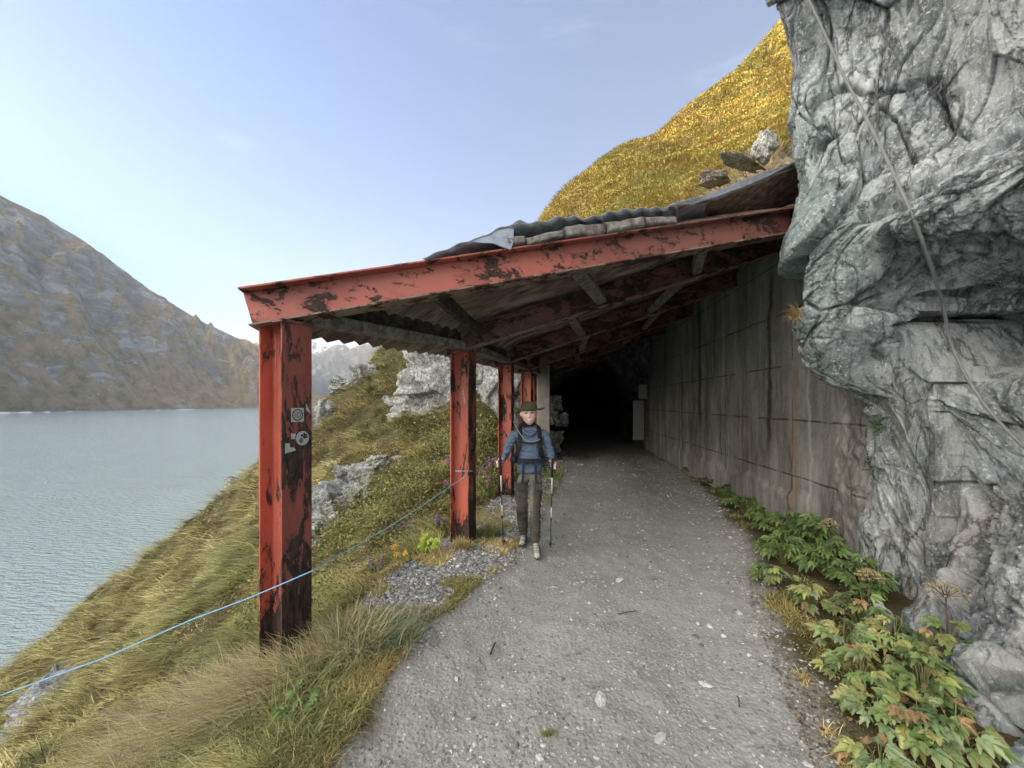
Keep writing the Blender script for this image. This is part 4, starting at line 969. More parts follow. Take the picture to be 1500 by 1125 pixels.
DRY = [(.42, .34, .17), (.36, .30, .15), (.30, .27, .10), (.47, .40, .24)]; MIXG = [(.22, .24, .08), (.16, .2, .06), (.34, .3, .13), (.12, .17, .06)]; BLUG = [(.2, .27, .17), (.24, .29, .15), (.3, .3, .16)]
tus = [('tall tussock of straw coloured grass at the foot of the front post', [(2300, 395, 2.25, .13, .11, .25, .52, DRY, (.2, .7), (.4, 1.0), .0042, (-1, .1), .8), (900, 420, 2.2, .13, .08, .12, .34, MIXG)]),
       ('bluish green grass tuft just right of the front post', [(1800, 545, 2.55, .17, .1, .1, .26, BLUG, (.2, .6), (.3, .8), .004), (900, 500, 2.45, .12, .1, .15, .42, DRY)]),
       ('dry seeding grass tuft left of the front post', [(2200, 300, 2.35, .22, .15, .25, .58, DRY, (.2, .8), (.4, 1.0), .004, (-1, .2), .9), (1200, 330, 2.1, .2, .12, .15, .4, MIXG)]),
       ('long green and straw grass at the bottom left of the picture', [(2600, 250, 1.9, .24, .16, .14, .38, MIXG, (.2, .7), (.3, .9), .004), (1300, 200, 2.1, .3, .2, .2, .5, DRY)]),
       ('small straw tuft at the foot of the second post', [(420, 676, 4.15, .05, .03, .1, .2, [(.5, .36, .14), (.45, .36, .18)], (.1, .6), (.1, .5), .005)]),
       ('green tuft just right of the foot of the second post', [(700, 715, 4.55, .07, .05, .1, .24, MIXG, (.1, .6), (.2, .6), .005)]),
       ('dark green grass tuft below the tussock of the front post', [(1500, 400, 1.85, .2, .12, .08, .2, MIXG, (.2, .7), (.3, .9), .0042)]),
       ('dry grass tuft hanging from the nose of the rock face', []),
       ('tiny green tuft growing in the middle of the path', [(160, 800, 1.86, .018, .012, .02, .045, MIXG, (.1, .8), (.1, .6), .003)]),
       ('short green grass beside the tunnel side of the second post row', [(900, 815, 8.2, .25, .35, .06, .16, [(.16, .22, .04), (.25, .28, .07)], (.1, .6), (.2, .6), .008)])]
for lb, ps in tus:
    if lb.startswith('dry grass tuft hanging'):
        b_ = at(1168, 462, 3.27); n = 260; P = b_ + rng.normal(0, .018, (n, 3)); hd = unit(np.stack([-.8 + rng.normal(0, .5, n), -.4 + rng.normal(0, .5, n), rng.normal(-.1, .3, n)], -1))
        c = np.array([(.5, .36, .16)]) * rng.uniform(.6, 1.2, (n, 1)); g = [blades(P, hd, rng.uniform(.07, .15, n), np.full(n, .003), rng.uniform(.5, 1, n), rng.uniform(.5, 1.2, n), c, 3)]
    else: g = [patch(*p_) if 'middle of the path' not in lb else None for p_ in ps]
    if 'middle of the path' in lb:
        n = 170; x = .175 + rng.normal(0, .02, n); y = 1.86 + rng.normal(0, .012, n); P = np.stack([x, y, H(x, y)], -1); a = rng.uniform(0, 6.28, n)
        g = [blades(P, np.stack([np.cos(a), np.sin(a), a * 0], -1), rng.uniform(.015, .04, n), np.full(n, .0025), rng.uniform(.1, .8, n), rng.uniform(.1, .6, n), np.array(MIXG)[rng.integers(0, 4, n)], 2)]
    v_, f_, c_ = join(g); tag(mesh_np('grass_tuft', v_, f_, MAT['veg'], cols=c_), lb, 'grass tuft', 'grass tufts')
# verge grass both sides of the path
parts = []
vw = (TX < path_l(TY) + .02) & (TX > shld_l(TY) - .25) & (TY < 2.9); vw = vw * 1.0
Q, Nn, i, j = sample(26000, vw, rmin=1.0, rmax=4); n = len(Q); a = rng.uniform(0, 6.28, n)
parts.append(blades(Q, np.stack([np.cos(a), np.sin(a), a * 0], -1), rng.uniform(.03, .10, n), np.full(n, .0035), rng.uniform(.3, .9, n), rng.uniform(.2, .9, n), pick(Q, n, 840) * .8, 2))
vw = ((TX < path_l(TY) + .04) & (TX > shld_l(TY)) & (TY > 2.8) & (TY < 12)) * sstep(.02, .25, fbm(pw * 1.8, 3, 850))
Q, Nn, i, j = sample(9000, vw, rmin=2.5, rmax=12); n = len(Q); a = rng.uniform(0, 6.28, n)
parts.append(blades(Q, np.stack([np.cos(a), np.sin(a), a * 0], -1), rng.uniform(.03, .10, n), np.full(n, .006), rng.uniform(.3, .9, n), rng.uniform(.2, .9, n), pick(Q, n, 841, .1), 2))
vw = ((TX > path_r(TY) - .04) & (TX < path_r(TY) + .45) & (TY < 9)) * sstep(-.05, .2, fbm(pw * 2.1, 3, 851))
Q, Nn, i, j = sample(12000, vw, rmin=1.2, rmax=9.5); n = len(Q); a = rng.uniform(0, 6.28, n)
parts.append(blades(Q, np.stack([np.cos(a), np.sin(a), a * 0], -1), rng.uniform(.025, .085, n), np.full(n, .004), rng.uniform(.3, .9, n), rng.uniform(.2, .9, n), pick(Q, n, 842), 2))
tag(mesh_np('verge_grass', *join(parts)[:2], MAT['veg'], cols=join(parts)[2]), kind='stuff')

# leaf-sized faces: yellow alpine slope, and herbs on the near bank
def leaves(P, Nn, s, col, tilt=.8, asp=.6):
    n = len(P); a = unit(Nn + rng.normal(0, tilt, (n, 3))); b = unit(np.cross(a, rng.normal(0, 1, (n, 3)))); c_ = np.cross(a, b)
    b = b * s[:, None]; c_ = c_ * (s * asp)[:, None]; fold = a * (s * .25)[:, None]
    V = np.stack([P - b, P + c_ * .9 + fold * .6, P + b, P - c_ * .9 + fold * .6, ], 1).reshape(-1, 3)
    Fc = np.arange(n * 4).reshape(-1, 4); return V, Fc, np.repeat(col, 4, 0)
yw = facing & ~corr & (zone[..., 2] > .15) & (ero < .6)
Q, Nn, i, j = sample(230000, yw * (0.35 + sstep(-.25, .2, fbm(pw * .5, 3, 861))), amin=0, amax=48, rmin=12, rmax=80); n = len(Q); r_ = np.linalg.norm(Q, axis=1)
YEL, GRN, BRN, ORG = map(np.array, ((.66, .52, .14), (.26, .27, .08), (.2, .15, .08), (.46, .32, .12)))
hh = sstep(8, 24, Q[:, 2]); w = np.clip(sstep(-.35, .25, fbm(Q * .3, 3, 863) + rng.normal(0, .22, n)) * (.35 + .75 * hh), 0, 1)[:, None]
c = GRN * (1 - w) + YEL * w; w = sstep(.12, .4, fbm(Q * .22 + 5, 3, 866) + rng.normal(0, .1, n))[:, None] * .8; c = c * (1 - w) + ORG * w
w = sstep(.35, .5, fbm(Q * .5 + 15, 3, 868) + rng.normal(0, .08, n))[:, None]; c = c * (1 - w) + BRN * w
hump = sstep(-.2, .5, fbm(Q * 1.1, 2, 869)) * .15
parts = [leaves(Q + Nn * (rng.uniform(.02, .22, n) + hump)[:, None], Nn, .0016 * r_ * rng.uniform(.6, 1.6, n), c * rng.uniform(.7, 1.25, (n, 1)), .8)]
Q, Nn, i, j = sample(60000, facing & ~corr & (zone[..., 2] > .1), amin=0, amax=48, rmin=12, rmax=90); n = len(Q); r_ = np.linalg.norm(Q, axis=1)
c = np.array([(.40, .29, .09), (.34, .22, .07), (.3, .27, .07)])[rng.integers(0, 3, n)] * rng.uniform(.7, 1.2, (n, 1))
parts.append(blades(Q, slope_head(Q, Nn, n), rng.uniform(.25, .6, n), .0017 * r_, rng.uniform(.2, .6, n), rng.uniform(.2, .8, n), c, 2))
tag(mesh_np('yellow_undergrowth', *join(parts)[:2], MAT['leaf'], cols=join(parts)[2]), kind='stuff')
# herbs on the bank between the posts
bw = (gw & (TY > 2.8) & (TY < 12) & (TX > shld_l(TY) - 3.2)) * sstep(-.15, .25, fbm(pw * .8, 3, 871)) * sstep(3.4, .3, shld_l(TY) - TX)
Q, Nn, i, j = sample(15000, bw, amin=-35, amax=8, rmin=3, rmax=13); n = len(Q); r_ = np.linalg.norm(Q, axis=1)
c = np.array([(.16, .2, .05), (.25, .26, .08), (.13, .16, .05), (.32, .27, .11), (.22, .12, .07)])[rng.choice(5, n, p=[.3, .3, .2, .12, .08])] * rng.uniform(.7, 1.3, (n, 1))
tag(mesh_np('bank_undergrowth', *leaves(Q + Nn * rng.uniform(.03, .3, n)[:, None] * [1, 1, 1.4], Nn, .0032 * r_ * rng.uniform(.6, 1.5, n), c, .9, .5)[:2], MAT['leaf'], cols=np.repeat(c, 4, 0)), kind='stuff')

# stones: gravel as one mass, the notable ones as things
def icos(n, P, s, col):
    t = (1 + 5 ** .5) / 2; B = np.array([(-1, t, 0), (1, t, 0), (-1, -t, 0), (1, -t, 0), (0, -1, t), (0, 1, t), (0, -1, -t), (0, 1, -t), (t, 0, -1), (t, 0, 1), (-t, 0, -1), (-t, 0, 1)]) / 1.9
    Fi = np.array([(0, 11, 5), (0, 5, 1), (0, 1, 7), (0, 7, 10), (0, 10, 11), (1, 5, 9), (5, 11, 4), (11, 10, 2), (10, 7, 6), (7, 1, 8), (3, 9, 4), (3, 4, 2), (3, 2, 6), (3, 6, 8), (3, 8, 9), (4, 9, 5), (2, 4, 11), (6, 2, 10), (8, 6, 7), (9, 8, 1)])
    V = B[None] * (1 + rng.uniform(-.35, .3, (n, 12, 1))); a = rng.uniform(0, 6.28, n); ca, sa = np.cos(a)[:, None], np.sin(a)[:, None]
    V = V * np.stack([rng.uniform(.7, 1.4, n), rng.uniform(.6, 1, n), rng.uniform(.35, .7, n)], -1)[:, None]
    V = np.stack([V[..., 0] * ca - V[..., 1] * sa, V[..., 0] * sa + V[..., 1] * ca, V[..., 2]], -1) * s[:, None, None] + P[:, None]
    return V.reshape(-1, 3), (Fi[None] + 12 * np.arange(n)[:, None, None]).reshape(-1, 3), np.repeat(col, 12, 0)
sw = zone[..., 1] * 2.2 + zone[..., 0] * (.22 + sstep(.1, .4, fbm(pw * 1.6, 3, 881)) * .6 + .9 * sstep(.35, .05, path_r(TY) - TX)); sw = sw * (TY < 12.5)
Q, Nn, i, j = sample(30000, sw * 1.0, rmin=1.2, rmax=13); n = len(Q); r_ = np.linalg.norm(Q, axis=1)
s = rng.lognormal(-5.35, .45, n) * np.clip(.75 + r_ * .16, 1, 2.2) ; zg = zone[i, j, 1]; s = s * (1 + zg * .7); g = rng.choice([.14, .2, .28, .4, .55], n, p=[.25, .3, .25, .15, .05]); c = np.stack([g, g * .985, g * .955], -1)
tag(mesh_np('gravel', *icos(n, Q + [0, 0, .001], s, c)[:2], MAT['pebble'], smooth=False, cols=np.repeat(c, 12, 0)), kind='stuff')
for k, (px, py, s, lb) in enumerate([(907, 853, (.028, .022, .018), 'small rounded white stone in the middle of the path'), (880, 1024, (.05, .028, .012), 'pale flat angular stone half sunk in the path, nearest the camera centre'), (1033, 996, (.035, .02, .01), 'pale flat stone in the path, right of the larger flat one'),
        (968, 1078, (.045, .02, .008), 'thin pale stone sunk flat in the path at the bottom edge'), (1040, 912, (.022, .016, .014), 'small white stone in a patch of grit on the right of the path'), (1083, 898, (.022, .018, .014), 'smooth grey stone near the right edge of the path'), (1022, 908, (.014, .012, .01), 'tiny white stone beside the grit patch'),
        (850, 681, (.085, .045, .02), 'flat white stone on the shaded path before the tunnel'), (868, 773, (.035, .024, .014), 'small flat pale stone on the path, level with the hiker'), (790, 1112, (.018, .014, .012), 'small light stone at the bottom centre of the path'), (1345, 880, (.1, .07, .13), 'upright pale stone behind the dried seed heads'), (837, 907, (.02, .01, .006), 'flat pale chip in the path left of centre')]):
    Yd = 1.6 * F / (py - HY); x = (px - 750) / F * Yd
    if k == 10: x, Yd = 2.62, 2.75
    boulder('stone', (x, Yd, float(H(x, Yd)) + s[2] * .25), s, 70 + k, MAT['stone'], 3, .45, k * 1.3, lb, 'stone', 'pale stones')
def twig(name, pts, r, lb):
    mb = MB(); mb.tube(pts, [r, r * .9, r * .6][:len(pts)], 6); return tag(mb.build(name, MAT['timber_dark'], smooth=True), lb, 'twig')
g = lambda px, py, h=.008: (lambda Yd: Vector(((px - 750) / F * Yd, Yd, h + float(H((px - 750) / F * Yd, Yd)))))(1.6 * F / (py - HY))
twig('twig', [g(718, 952), g(724, 943, .03), g(726, 936, .012)], .006, 'short dark twig lying on the left of the path'); twig('twig', [g(906, 902), g(918, 899, .012), g(932, 896)], .004, 'thin straight twig across the middle of the path')
twig('twig', [g(1083, 1032), g(1082, 1024, .03), g(1079, 1018, .012)], .004, 'tiny dark twig on the right of the path')
# ---------------------------------------------------------------- broad-leaved plants
class PB:
    def __init__(s): s.V, s.F, s.C, s.n = [], [], [], 0
    def add(s, V, Fc, C): s.V.append(V); s.F.append(Fc + s.n); s.C.append(C); s.n += len(V)
    def build(s, name, mat, parent, smooth=True):
        return mesh_np(name, np.concatenate(s.V), np.concatenate(s.F), mat, cols=np.concatenate(s.C), parent=parent, smooth=smooth)
def leaflet(base, d, up, L, Wd, col, edge=None, m=8, droop=.35, serr=.13, lobes=2.0):
    d = np.array(d) / np.linalg.norm(d); sd = np.cross(d, up); sd /= np.linalg.norm(sd) + 1e-9; nn = np.cross(sd, d)
    V, C = [], []
    for k in range(m + 1):
        t = k / m; w = Wd * (math.sin(math.pi * min(1, t ** .75 * .98 + .01)) ** .9) * (1 + serr * (1 if k % 2 else -1) * (0 < k < m))
        c = base + d * L * t - nn * L * droop * t * t
        for q in (-1, -.5, 0, .5, 1):
            V.append(c + sd * w * q * .5 + nn * (abs(q) * w * .22) + nn * math.sin(q * 9 + k * 2.1) * w * .03); cc = col if edge is None or abs(q) < 1 or t < .45 else edge; C.append(cc * (1.18 if q == 0 else 1))
    f = grid_faces(m + 1, 5); return np.array(V), f, np.array(C)
def palm_leaf(pb, base, d, up, size, col, nl=5, edge=None, wide=.5):
    d = np.array(d, float); d /= np.linalg.norm(d); up = np.array(up, float); sd = np.cross(d, up); sd /= np.linalg.norm(sd) + 1e-9
    u2 = np.cross(sd, d)
    for q in range(nl):
        a = (q - (nl - 1) / 2) * (2.5 / nl) * 1.15; dd = d * math.cos(a) + sd * math.sin(a); L = size * (1 - .32 * abs(q - (nl - 1) / 2) / ((nl - 1) / 2))
        pb.add(*leaflet(base, dd, u2, L, L * wide * random.uniform(.65, 1.25), col * random.uniform(.88, 1.12), edge, droop=random.uniform(.0, .8), serr=random.uniform(.05, .3)))
PG = [np.array(c) * np.array([1.1, .95, 1.0]) for c in ((.07, .135, .035), (.09, .165, .045), (.12, .19, .06), (.06, .115, .04))]
PY = [np.array(c) * 1.02 for c in ((.17, .23, .08), (.25, .27, .09), (.13, .19, .08), (.33, .32, .13), (.2, .26, .13), (.15, .2, .09))]
PBR = np.array((.30, .2, .1))
def plant(px, Y, hgt, rad, pal, nleaf, size, label, seed, nl=5, brown=0., wide=.5, umbel=None, X=None):
    random.seed(seed); x = (px - 750) / F * Y if X is None else X; z = float(H(x, Y)); rt = empty('leafy_plant', (x, Y, z))
    tag(rt, label, 'plant', 'broad-leaved plants along the wall')
    st, lf = MB(), PB()
    nleaf = int(nleaf * 1.5)
    for k in range(nleaf):
        a = random.uniform(0, 2 * math.pi); q = math.sqrt((k + .5) / nleaf); rr_ = rad * q * random.uniform(.7, 1.1); zz = hgt * .85 * (1.05 - .55 * q) * random.uniform(.7, 1.12)
        tip = Vector((rr_ * math.cos(a), rr_ * math.sin(a), zz)); mid = Vector((tip.x * .45, tip.y * .45, zz * .7)); rdir = Vector((math.cos(a), math.sin(a), 0))
        st.tube([Vector((tip.x * .1, tip.y * .1, 0)), mid, tip], [.0035, .0025, .0016], 5, caps=False)
        tocam = Vector((-x, -Y, 0)).normalized(); dd = (rdir + tocam * .25 + Vector((random.uniform(-.4, .4), random.uniform(-.4, .4), random.uniform(-.25, .2)))).normalized()
        col = random.choice(pal) * random.uniform(.8, 1.25); eb = None
        if random.random() < brown: eb = PBR * random.uniform(.7, 1.3)
        if random.random() < brown * .15: col = PBR * random.uniform(.7, 1.2)
        up = (Vector((0, 0, 1)) + tocam * .4 + Vector((random.uniform(-.25, .25), random.uniform(-.25, .25), 0))).normalized()
        palm_leaf(lf, np.array(tip), dd, up, size * .64 * random.uniform(.6, 1.15), col, nl, eb, wide)
    stem_m = MAT['stem']; st.build('stem', stem_m, rt, smooth=True); lf.build('foliage', MAT['leaf'], rt)
    if umbel:
        uh, ur = umbel; st = MB(); fl_ = PB(); top = Vector((random.uniform(-.03, .03), random.uniform(-.03, .03), uh - .08)); st.tube([Vector((0, 0, 0)), top * .5 + Vector((.01, 0, 0)), top], [.006, .005, .004], 6)
        for k in range(26):
            a = k * 2.4; q = math.sqrt((k + .5) / 26); e = top + Vector((ur * q * math.cos(a), ur * q * math.sin(a), .08 * (1 - q * q * .7))); st.tube([top, e], .0012, 4, caps=False)
            Pn = np.array(e) + rng.normal(0, ur * .1, (26, 3)) * [1, 1, .5]; fl_.add(*leaves(Pn, np.tile([0, 0, 1.], (26, 1)), rng.uniform(.003, .006, 26), np.array([(.46, .36, .2)]) * rng.uniform(.6, 1.25, (26, 1)), 1.5))
        st.build('seed_stalk', MAT['timber_dark'], rt, smooth=True); fl_.build('seed_head', MAT['leaf'], rt)
    return rt
MAT['stem'] = plain('plant_stem', (.16, .17, .06), .6, .3, .3, 20)
W1 = lambda px, py: 1.6 * F / (py - HY)
plant(1015, 8.6, .2, .22, PG, 20, .12, 'farthest low green plant at the foot of the wall', 1); plant(1045, 7.3, .22, .24, PG, 22, .13, 'second farthest green plant at the foot of the wall', 2)
plant(1062, 6.4, .24, .22, PG, 22, .13, 'green plant by the wall just beyond the bright green lobed leaves', 3); plant(1092, 5.6, .26, .26, PG[1:3] + PY[2:3], 22, .15, 'bright green plant with wide lobed leaves beside the wall', 4, wide=.7)
plant(1118, 5.0, .22, .22, PG[1:] + PY[:1], 20, .13, 'light green plant between the wide lobed leaves and the tall bush', 5)
plant(1150, 4.3, .46, .26, PG, 38, .17, 'tall dark green bush of palmate leaves against the wall', 6); plant(1195, 3.95, .5, .2, PG, 26, .17, 'dark green plant with raised leaves nearest the end of the wall', 7)
plant(1148, 3.75, .36, .22, PG, 34, .15, 'dense green plant below the tall bush', 8); plant(1130, 3.35, .2, .15, PG[2:] + PY[:3], 20, .12, 'pale low plant with yellowing leaves at the path edge below the bush', 9, brown=.2)
plant(1215, 3.45, .34, .24, PG + PY[2:3], 26, .14, 'green plant with a dried seed head at the foot of the rough concrete', 10, umbel=(.52, .07)); plant(1265, 3.15, .34, .22, PG, 22, .14, 'dark green plant in the rock corner right of the dried seed head', 11)
plant(1185, 2.95, .2, .14, PY + PG[:2], 14, .12, 'low plant with a red brown leaf at the path edge', 12, brown=.5); plant(1265, 2.65, .34, .2, PG[2:] + PY[:3], 22, .13, 'grey green plant with a pale feathery seed head', 13, umbel=(.44, .075), brown=.2)
plant(1235, 2.42, .24, .14, PY, 16, .12, 'pale yellow green plant at the edge of the path', 14, brown=.15, wide=.6); plant(1310, 2.4, .3, .17, PY[3:] + PY[:2], 18, .12, 'yellow leaved plant in the middle of the border', 15, brown=.3)
plant(1385, 2.3, .36, .2, PG[2:] + PY[:2], 16, .13, 'plant with the biggest tan seed head beside the rock face', 16, umbel=(.50, .10), brown=.2); plant(1262, 2.12, .22, .16, PY[:3] + PG[1:3], 18, .14, 'silvery green plant with deeply cut leaves near the lower path edge', 17, brown=.1, wide=.42)
plant(1345, 2.08, .3, .17, PY[:3] + PG[:1], 18, .13, 'light green plant of large cut leaves low in the border', 18, brown=.25); plant(1420, 2.0, .34, .15, PG + PY[:1], 14, .11, 'plant with rounded leaves hugging the rock face', 19, nl=3, wide=.62, X=2.14)
plant(1285, 1.86, .18, .15, PY, 18, .12, 'pale plant with lobed leaves at the bottom of the border', 20, brown=.3); plant(1345, 1.78, .24, .16, PY[:3] + PG[2:3], 18, .13, 'leafy plant with brown edged leaves near the bottom of the picture', 21, brown=.5)
plant(1400, 1.72, .26, .15, PG[1:] + PY[3:5], 16, .13, 'bottom right plant with wilting leaves beside the rock', 22, brown=.6); plant(1290, 1.63, .14, .12, PY + [PBR], 14, .10, 'lowest yellowing plant at the bottom edge of the picture', 23, brown=.4)
plant(1455, 2.9, .1, .05, PG, 14, .035, 'small plant rooted in a crack low on the rock face', 24, X=3.2)
# two little cushions on the rough concrete / rock seam
for k, (px, py, Y) in enumerate([(1292, 622, 3.42), (1284, 680, 3.5)]):
    c = at(px, py, Y); n = 420; P_ = c + rng.normal(0, 1, (n, 3)) * [.035, .035, .05]; cc = np.array([(.06, .1, .03)]) * rng.uniform(.6, 1.5, (n, 1))
    tag(mesh_np('cushion_plant', *leaves(P_, np.tile([-.6, -.7, .2], (n, 1)), rng.uniform(.006, .013, n), cc, .8)[:2], MAT['leaf'], cols=np.repeat(cc, 4, 0)), ['dark green cushion plant in the seam under the overhang', 'small green cushion plant just below the one under the overhang'][k], 'plant')
# fallen leaves and litter in the border
lw = ((TX > path_r(TY) - .15) & (TX < path_r(TY) + .8) & (TY < 4)) * 1.0
Q, Nn, i, j = sample(6500, lw, rmin=1.2, rmax=4.5); n = len(Q); c = np.array([(.22, .14, .08), (.14, .1, .06), (.3, .24, .14), (.1, .07, .045)])[rng.integers(0, 4, n)] * rng.uniform(.6, 1.2, (n, 1))
tag(mesh_np('leaf_litter', *leaves(Q + [0, 0, .012], Nn, rng.uniform(.003, .013, n), c, .6)[:2], MAT['leaf'], cols=np.repeat(c, 4, 0)), kind='stuff')
# fireweed on the bank and bright leaves by the gravel
for k, (px, py, Y, hgt, lb) in enumerate([(708, 668, 6.6, .42, 'pink fireweed just right of the second post'), (722, 660, 7.0, .46, 'tallest pink fireweed between the second and third posts'), (716, 690, 6.2, .34, 'low pink fireweed near the rope between the posts'), (662, 672, 7.0, .38, 'pink flowers just left of the second post'), (655, 700, 6.2, .3, 'magenta flowers behind the rope left of the second post'),
        (598, 760, 4.9, .2, 'small purple flowers by the rope over the bank'), (645, 775, 4.7, .22, 'purple flower spike low on the bank left of the second post'), (548, 860, 4.0, .2, 'faded pink flower head above the gravel edge')]):
    random.seed(90 + k); c = at(px, py, Y); z = float(H(c[0], c[1])); rt = empty('flowering_plant', (c[0], c[1], z)); tag(rt, lb, 'flower', 'pink flowering plants on the bank'); st, lf, fl_ = MB(), PB(), PB()
    for q in range(4):
        x, y = random.uniform(-.1, .1), random.uniform(-.1, .1); h_ = hgt * random.uniform(.7, 1.1); st.tube([(x * .3, y * .3, 0), (x * .8, y * .8, h_ * .6), (x, y, h_)], [.004, .003, .002], 5)
        P_ = np.stack([x + rng.normal(0, .03, 34), y + rng.normal(0, .03, 34), rng.uniform(.05, .7, 34) * h_], -1); cc = np.array([(.1, .15, .04)]) * rng.uniform(.7, 1.5, (34, 1)); lf.add(*leaves(P_, np.tile([0, 0, 1.], (34, 1)), rng.uniform(.02, .045, 34), cc, .8, .25))
        m = 22; P_ = np.stack([x + rng.normal(0, .012, m), y + rng.normal(0, .012, m), h_ * rng.uniform(.72, 1.05, m)], -1); cc = np.array([(.48, .13, .38) if k < 5 else (.30, .16, .36)]) * rng.uniform(.7, 1.25, (m, 1)); fl_.add(*leaves(P_, rng.normal(0, 1, (m, 3)), rng.uniform(.008, .016, m), cc, 1., .8))
    st.build('stem', MAT['stem'], rt, True); lf.build('foliage', MAT['leaf'], rt); fl_.build('flowers', MAT['leaf'], rt)
def bright(px, py, Y, col, n, s, lb, hgt=.14):
    random.seed(n); c = at(px, py, Y); z = float(H(c[0], c[1])); rt = empty('leafy_plant', (c[0], c[1], z)); tag(rt, lb, 'plant'); st, lf = MB(), PB()
    for q in range(n):
        a = q * 2.4; tip = Vector((.09 * math.cos(a) * random.uniform(.3, 1), .09 * math.sin(a) * random.uniform(.3, 1), hgt * random.uniform(.6, 1.2))); st.tube([(0, 0, 0), tip], .002, 5); palm_leaf(lf, np.array(tip), (math.cos(a), math.sin(a) - .8, .1), (0, -.7, .7), s, np.array(col) * random.uniform(.8, 1.2), 5)
    st.build('stem', MAT['stem'], rt, True); lf.build('foliage', MAT['leaf'], rt)
bright(625, 822, 4.0, (.33, .45, .05), 9, .07, 'bright lime green plant at the edge of the gravel'); bright(585, 838, 3.75, (.55, .32, .06), 3, .055, 'orange yellow lobed leaf above the gravel edge', .16); bright(432, 1060, 1.95, (.12, .18, .05), 9, .045, 'small green herb in the grass below the front post', .12)
# ---------------------------------------------------------------- the hiker
PX, PY_ = .19, 4.2
def skin_np(chains, sub=2, root=0):
    """chains: list of lists of ((x,y,z), r) ; first point of later chains may be an index tuple (chain, point) to branch"""
    me = bpy.data.meshes.new('tmp'); vs, es, rs, idx = [], [], [], []
    for ch in chains:
        prev, ids = None, []
        for p in ch:
            if isinstance(p[0], int): cur = idx[p[0]][p[1]]
            else: vs.append(p[0]); rs.append(p[1] if isinstance(p[1], tuple) else (p[1], p[1])); cur = len(vs) - 1
            if prev is not None and cur != prev: es.append((prev, cur))
            ids.append(cur); prev = cur
        idx.append(ids)
    me.from_pydata(vs, es, []); o = bpy.data.objects.new('tmp', me); COL.objects.link(o)
    o.modifiers.new('s', 'SKIN'); sv = me.skin_vertices[0].data if me.skin_vertices else None
    if sv is None:
        bpy.context.view_layer.objects.active = o; bpy.context.view_layer.update()
    for i, r_ in enumerate(rs): me.skin_vertices[0].data[i].radius = r_; me.skin_vertices[0].data[i].use_root = (i == root)
    for m_ in o.modifiers:
        if m_.type == 'SKIN': m_.use_smooth_shade = True; m_.branch_smoothing = .6
    s = o.modifiers.new('u', 'SUBSURF'); s.levels = sub; s.render_levels = sub
    return o
def bake(objs, voxel=None):
    dg = bpy.context.evaluated_depsgraph_get(); bm = bmesh.new()
    for o in objs:
        if o.type == 'MESH':
            ev = o.evaluated_get(dg); m_ = ev.to_mesh(); bm.from_mesh(m_); ev.to_mesh_clear()
    me = bpy.data.meshes.new('b'); bm.to_mesh(me); bm.free()
    for o in objs: bpy.data.objects.remove(o)
    if voxel:
        o = bpy.data.objects.new('tmp2', me); COL.objects.link(o); r_ = o.modifiers.new('r', 'REMESH'); r_.mode = 'VOXEL'; r_.voxel_size = voxel
        s = o.modifiers.new('sm', 'SMOOTH'); s.iterations = 2; s.factor = .5
        dg = bpy.context.evaluated_depsgraph_get(); dg.update(); m2 = bpy.data.meshes.new_from_object(o.evaluated_get(dg)); bpy.data.objects.remove(o); me = m2
    return me
def mverts(me):
    a = np.empty(len(me.vertices) * 3, np.float32); me.vertices.foreach_get('co', a); return a.reshape(-1, 3).astype(float)
def setv(me, V): me.vertices.foreach_set('co', V.astype(np.float32).ravel()); me.update()
def setcol(me, C):
    a = me.color_attributes.new('Col', 'FLOAT_COLOR', 'POINT'); c = np.ones((len(C), 4), np.float32); c[:, :3] = C; a.data.foreach_set('color', c.ravel())
def fin(me, name, mat, parent, wr=0., wsc=20, seed=600, stretch=(1, 1, 1)):
    V = mverts(me)
    if wr:
        nn = np.empty(len(me.vertices) * 3, np.float32); me.vertices.foreach_get('normal', nn); nn = nn.reshape(-1, 3)
        V = V + nn * ((ridged(V * np.array(stretch) * wsc, 3, seed) - 1.1) * wr)[:, None]; setv(me, V)
    me.polygons.foreach_set('use_smooth', [True] * len(me.polygons)); me.materials.clear(); me.materials.append(mat); me.name = name
    o = bpy.data.objects.new(name, me); COL.objects.link(o); o.parent = parent; return o

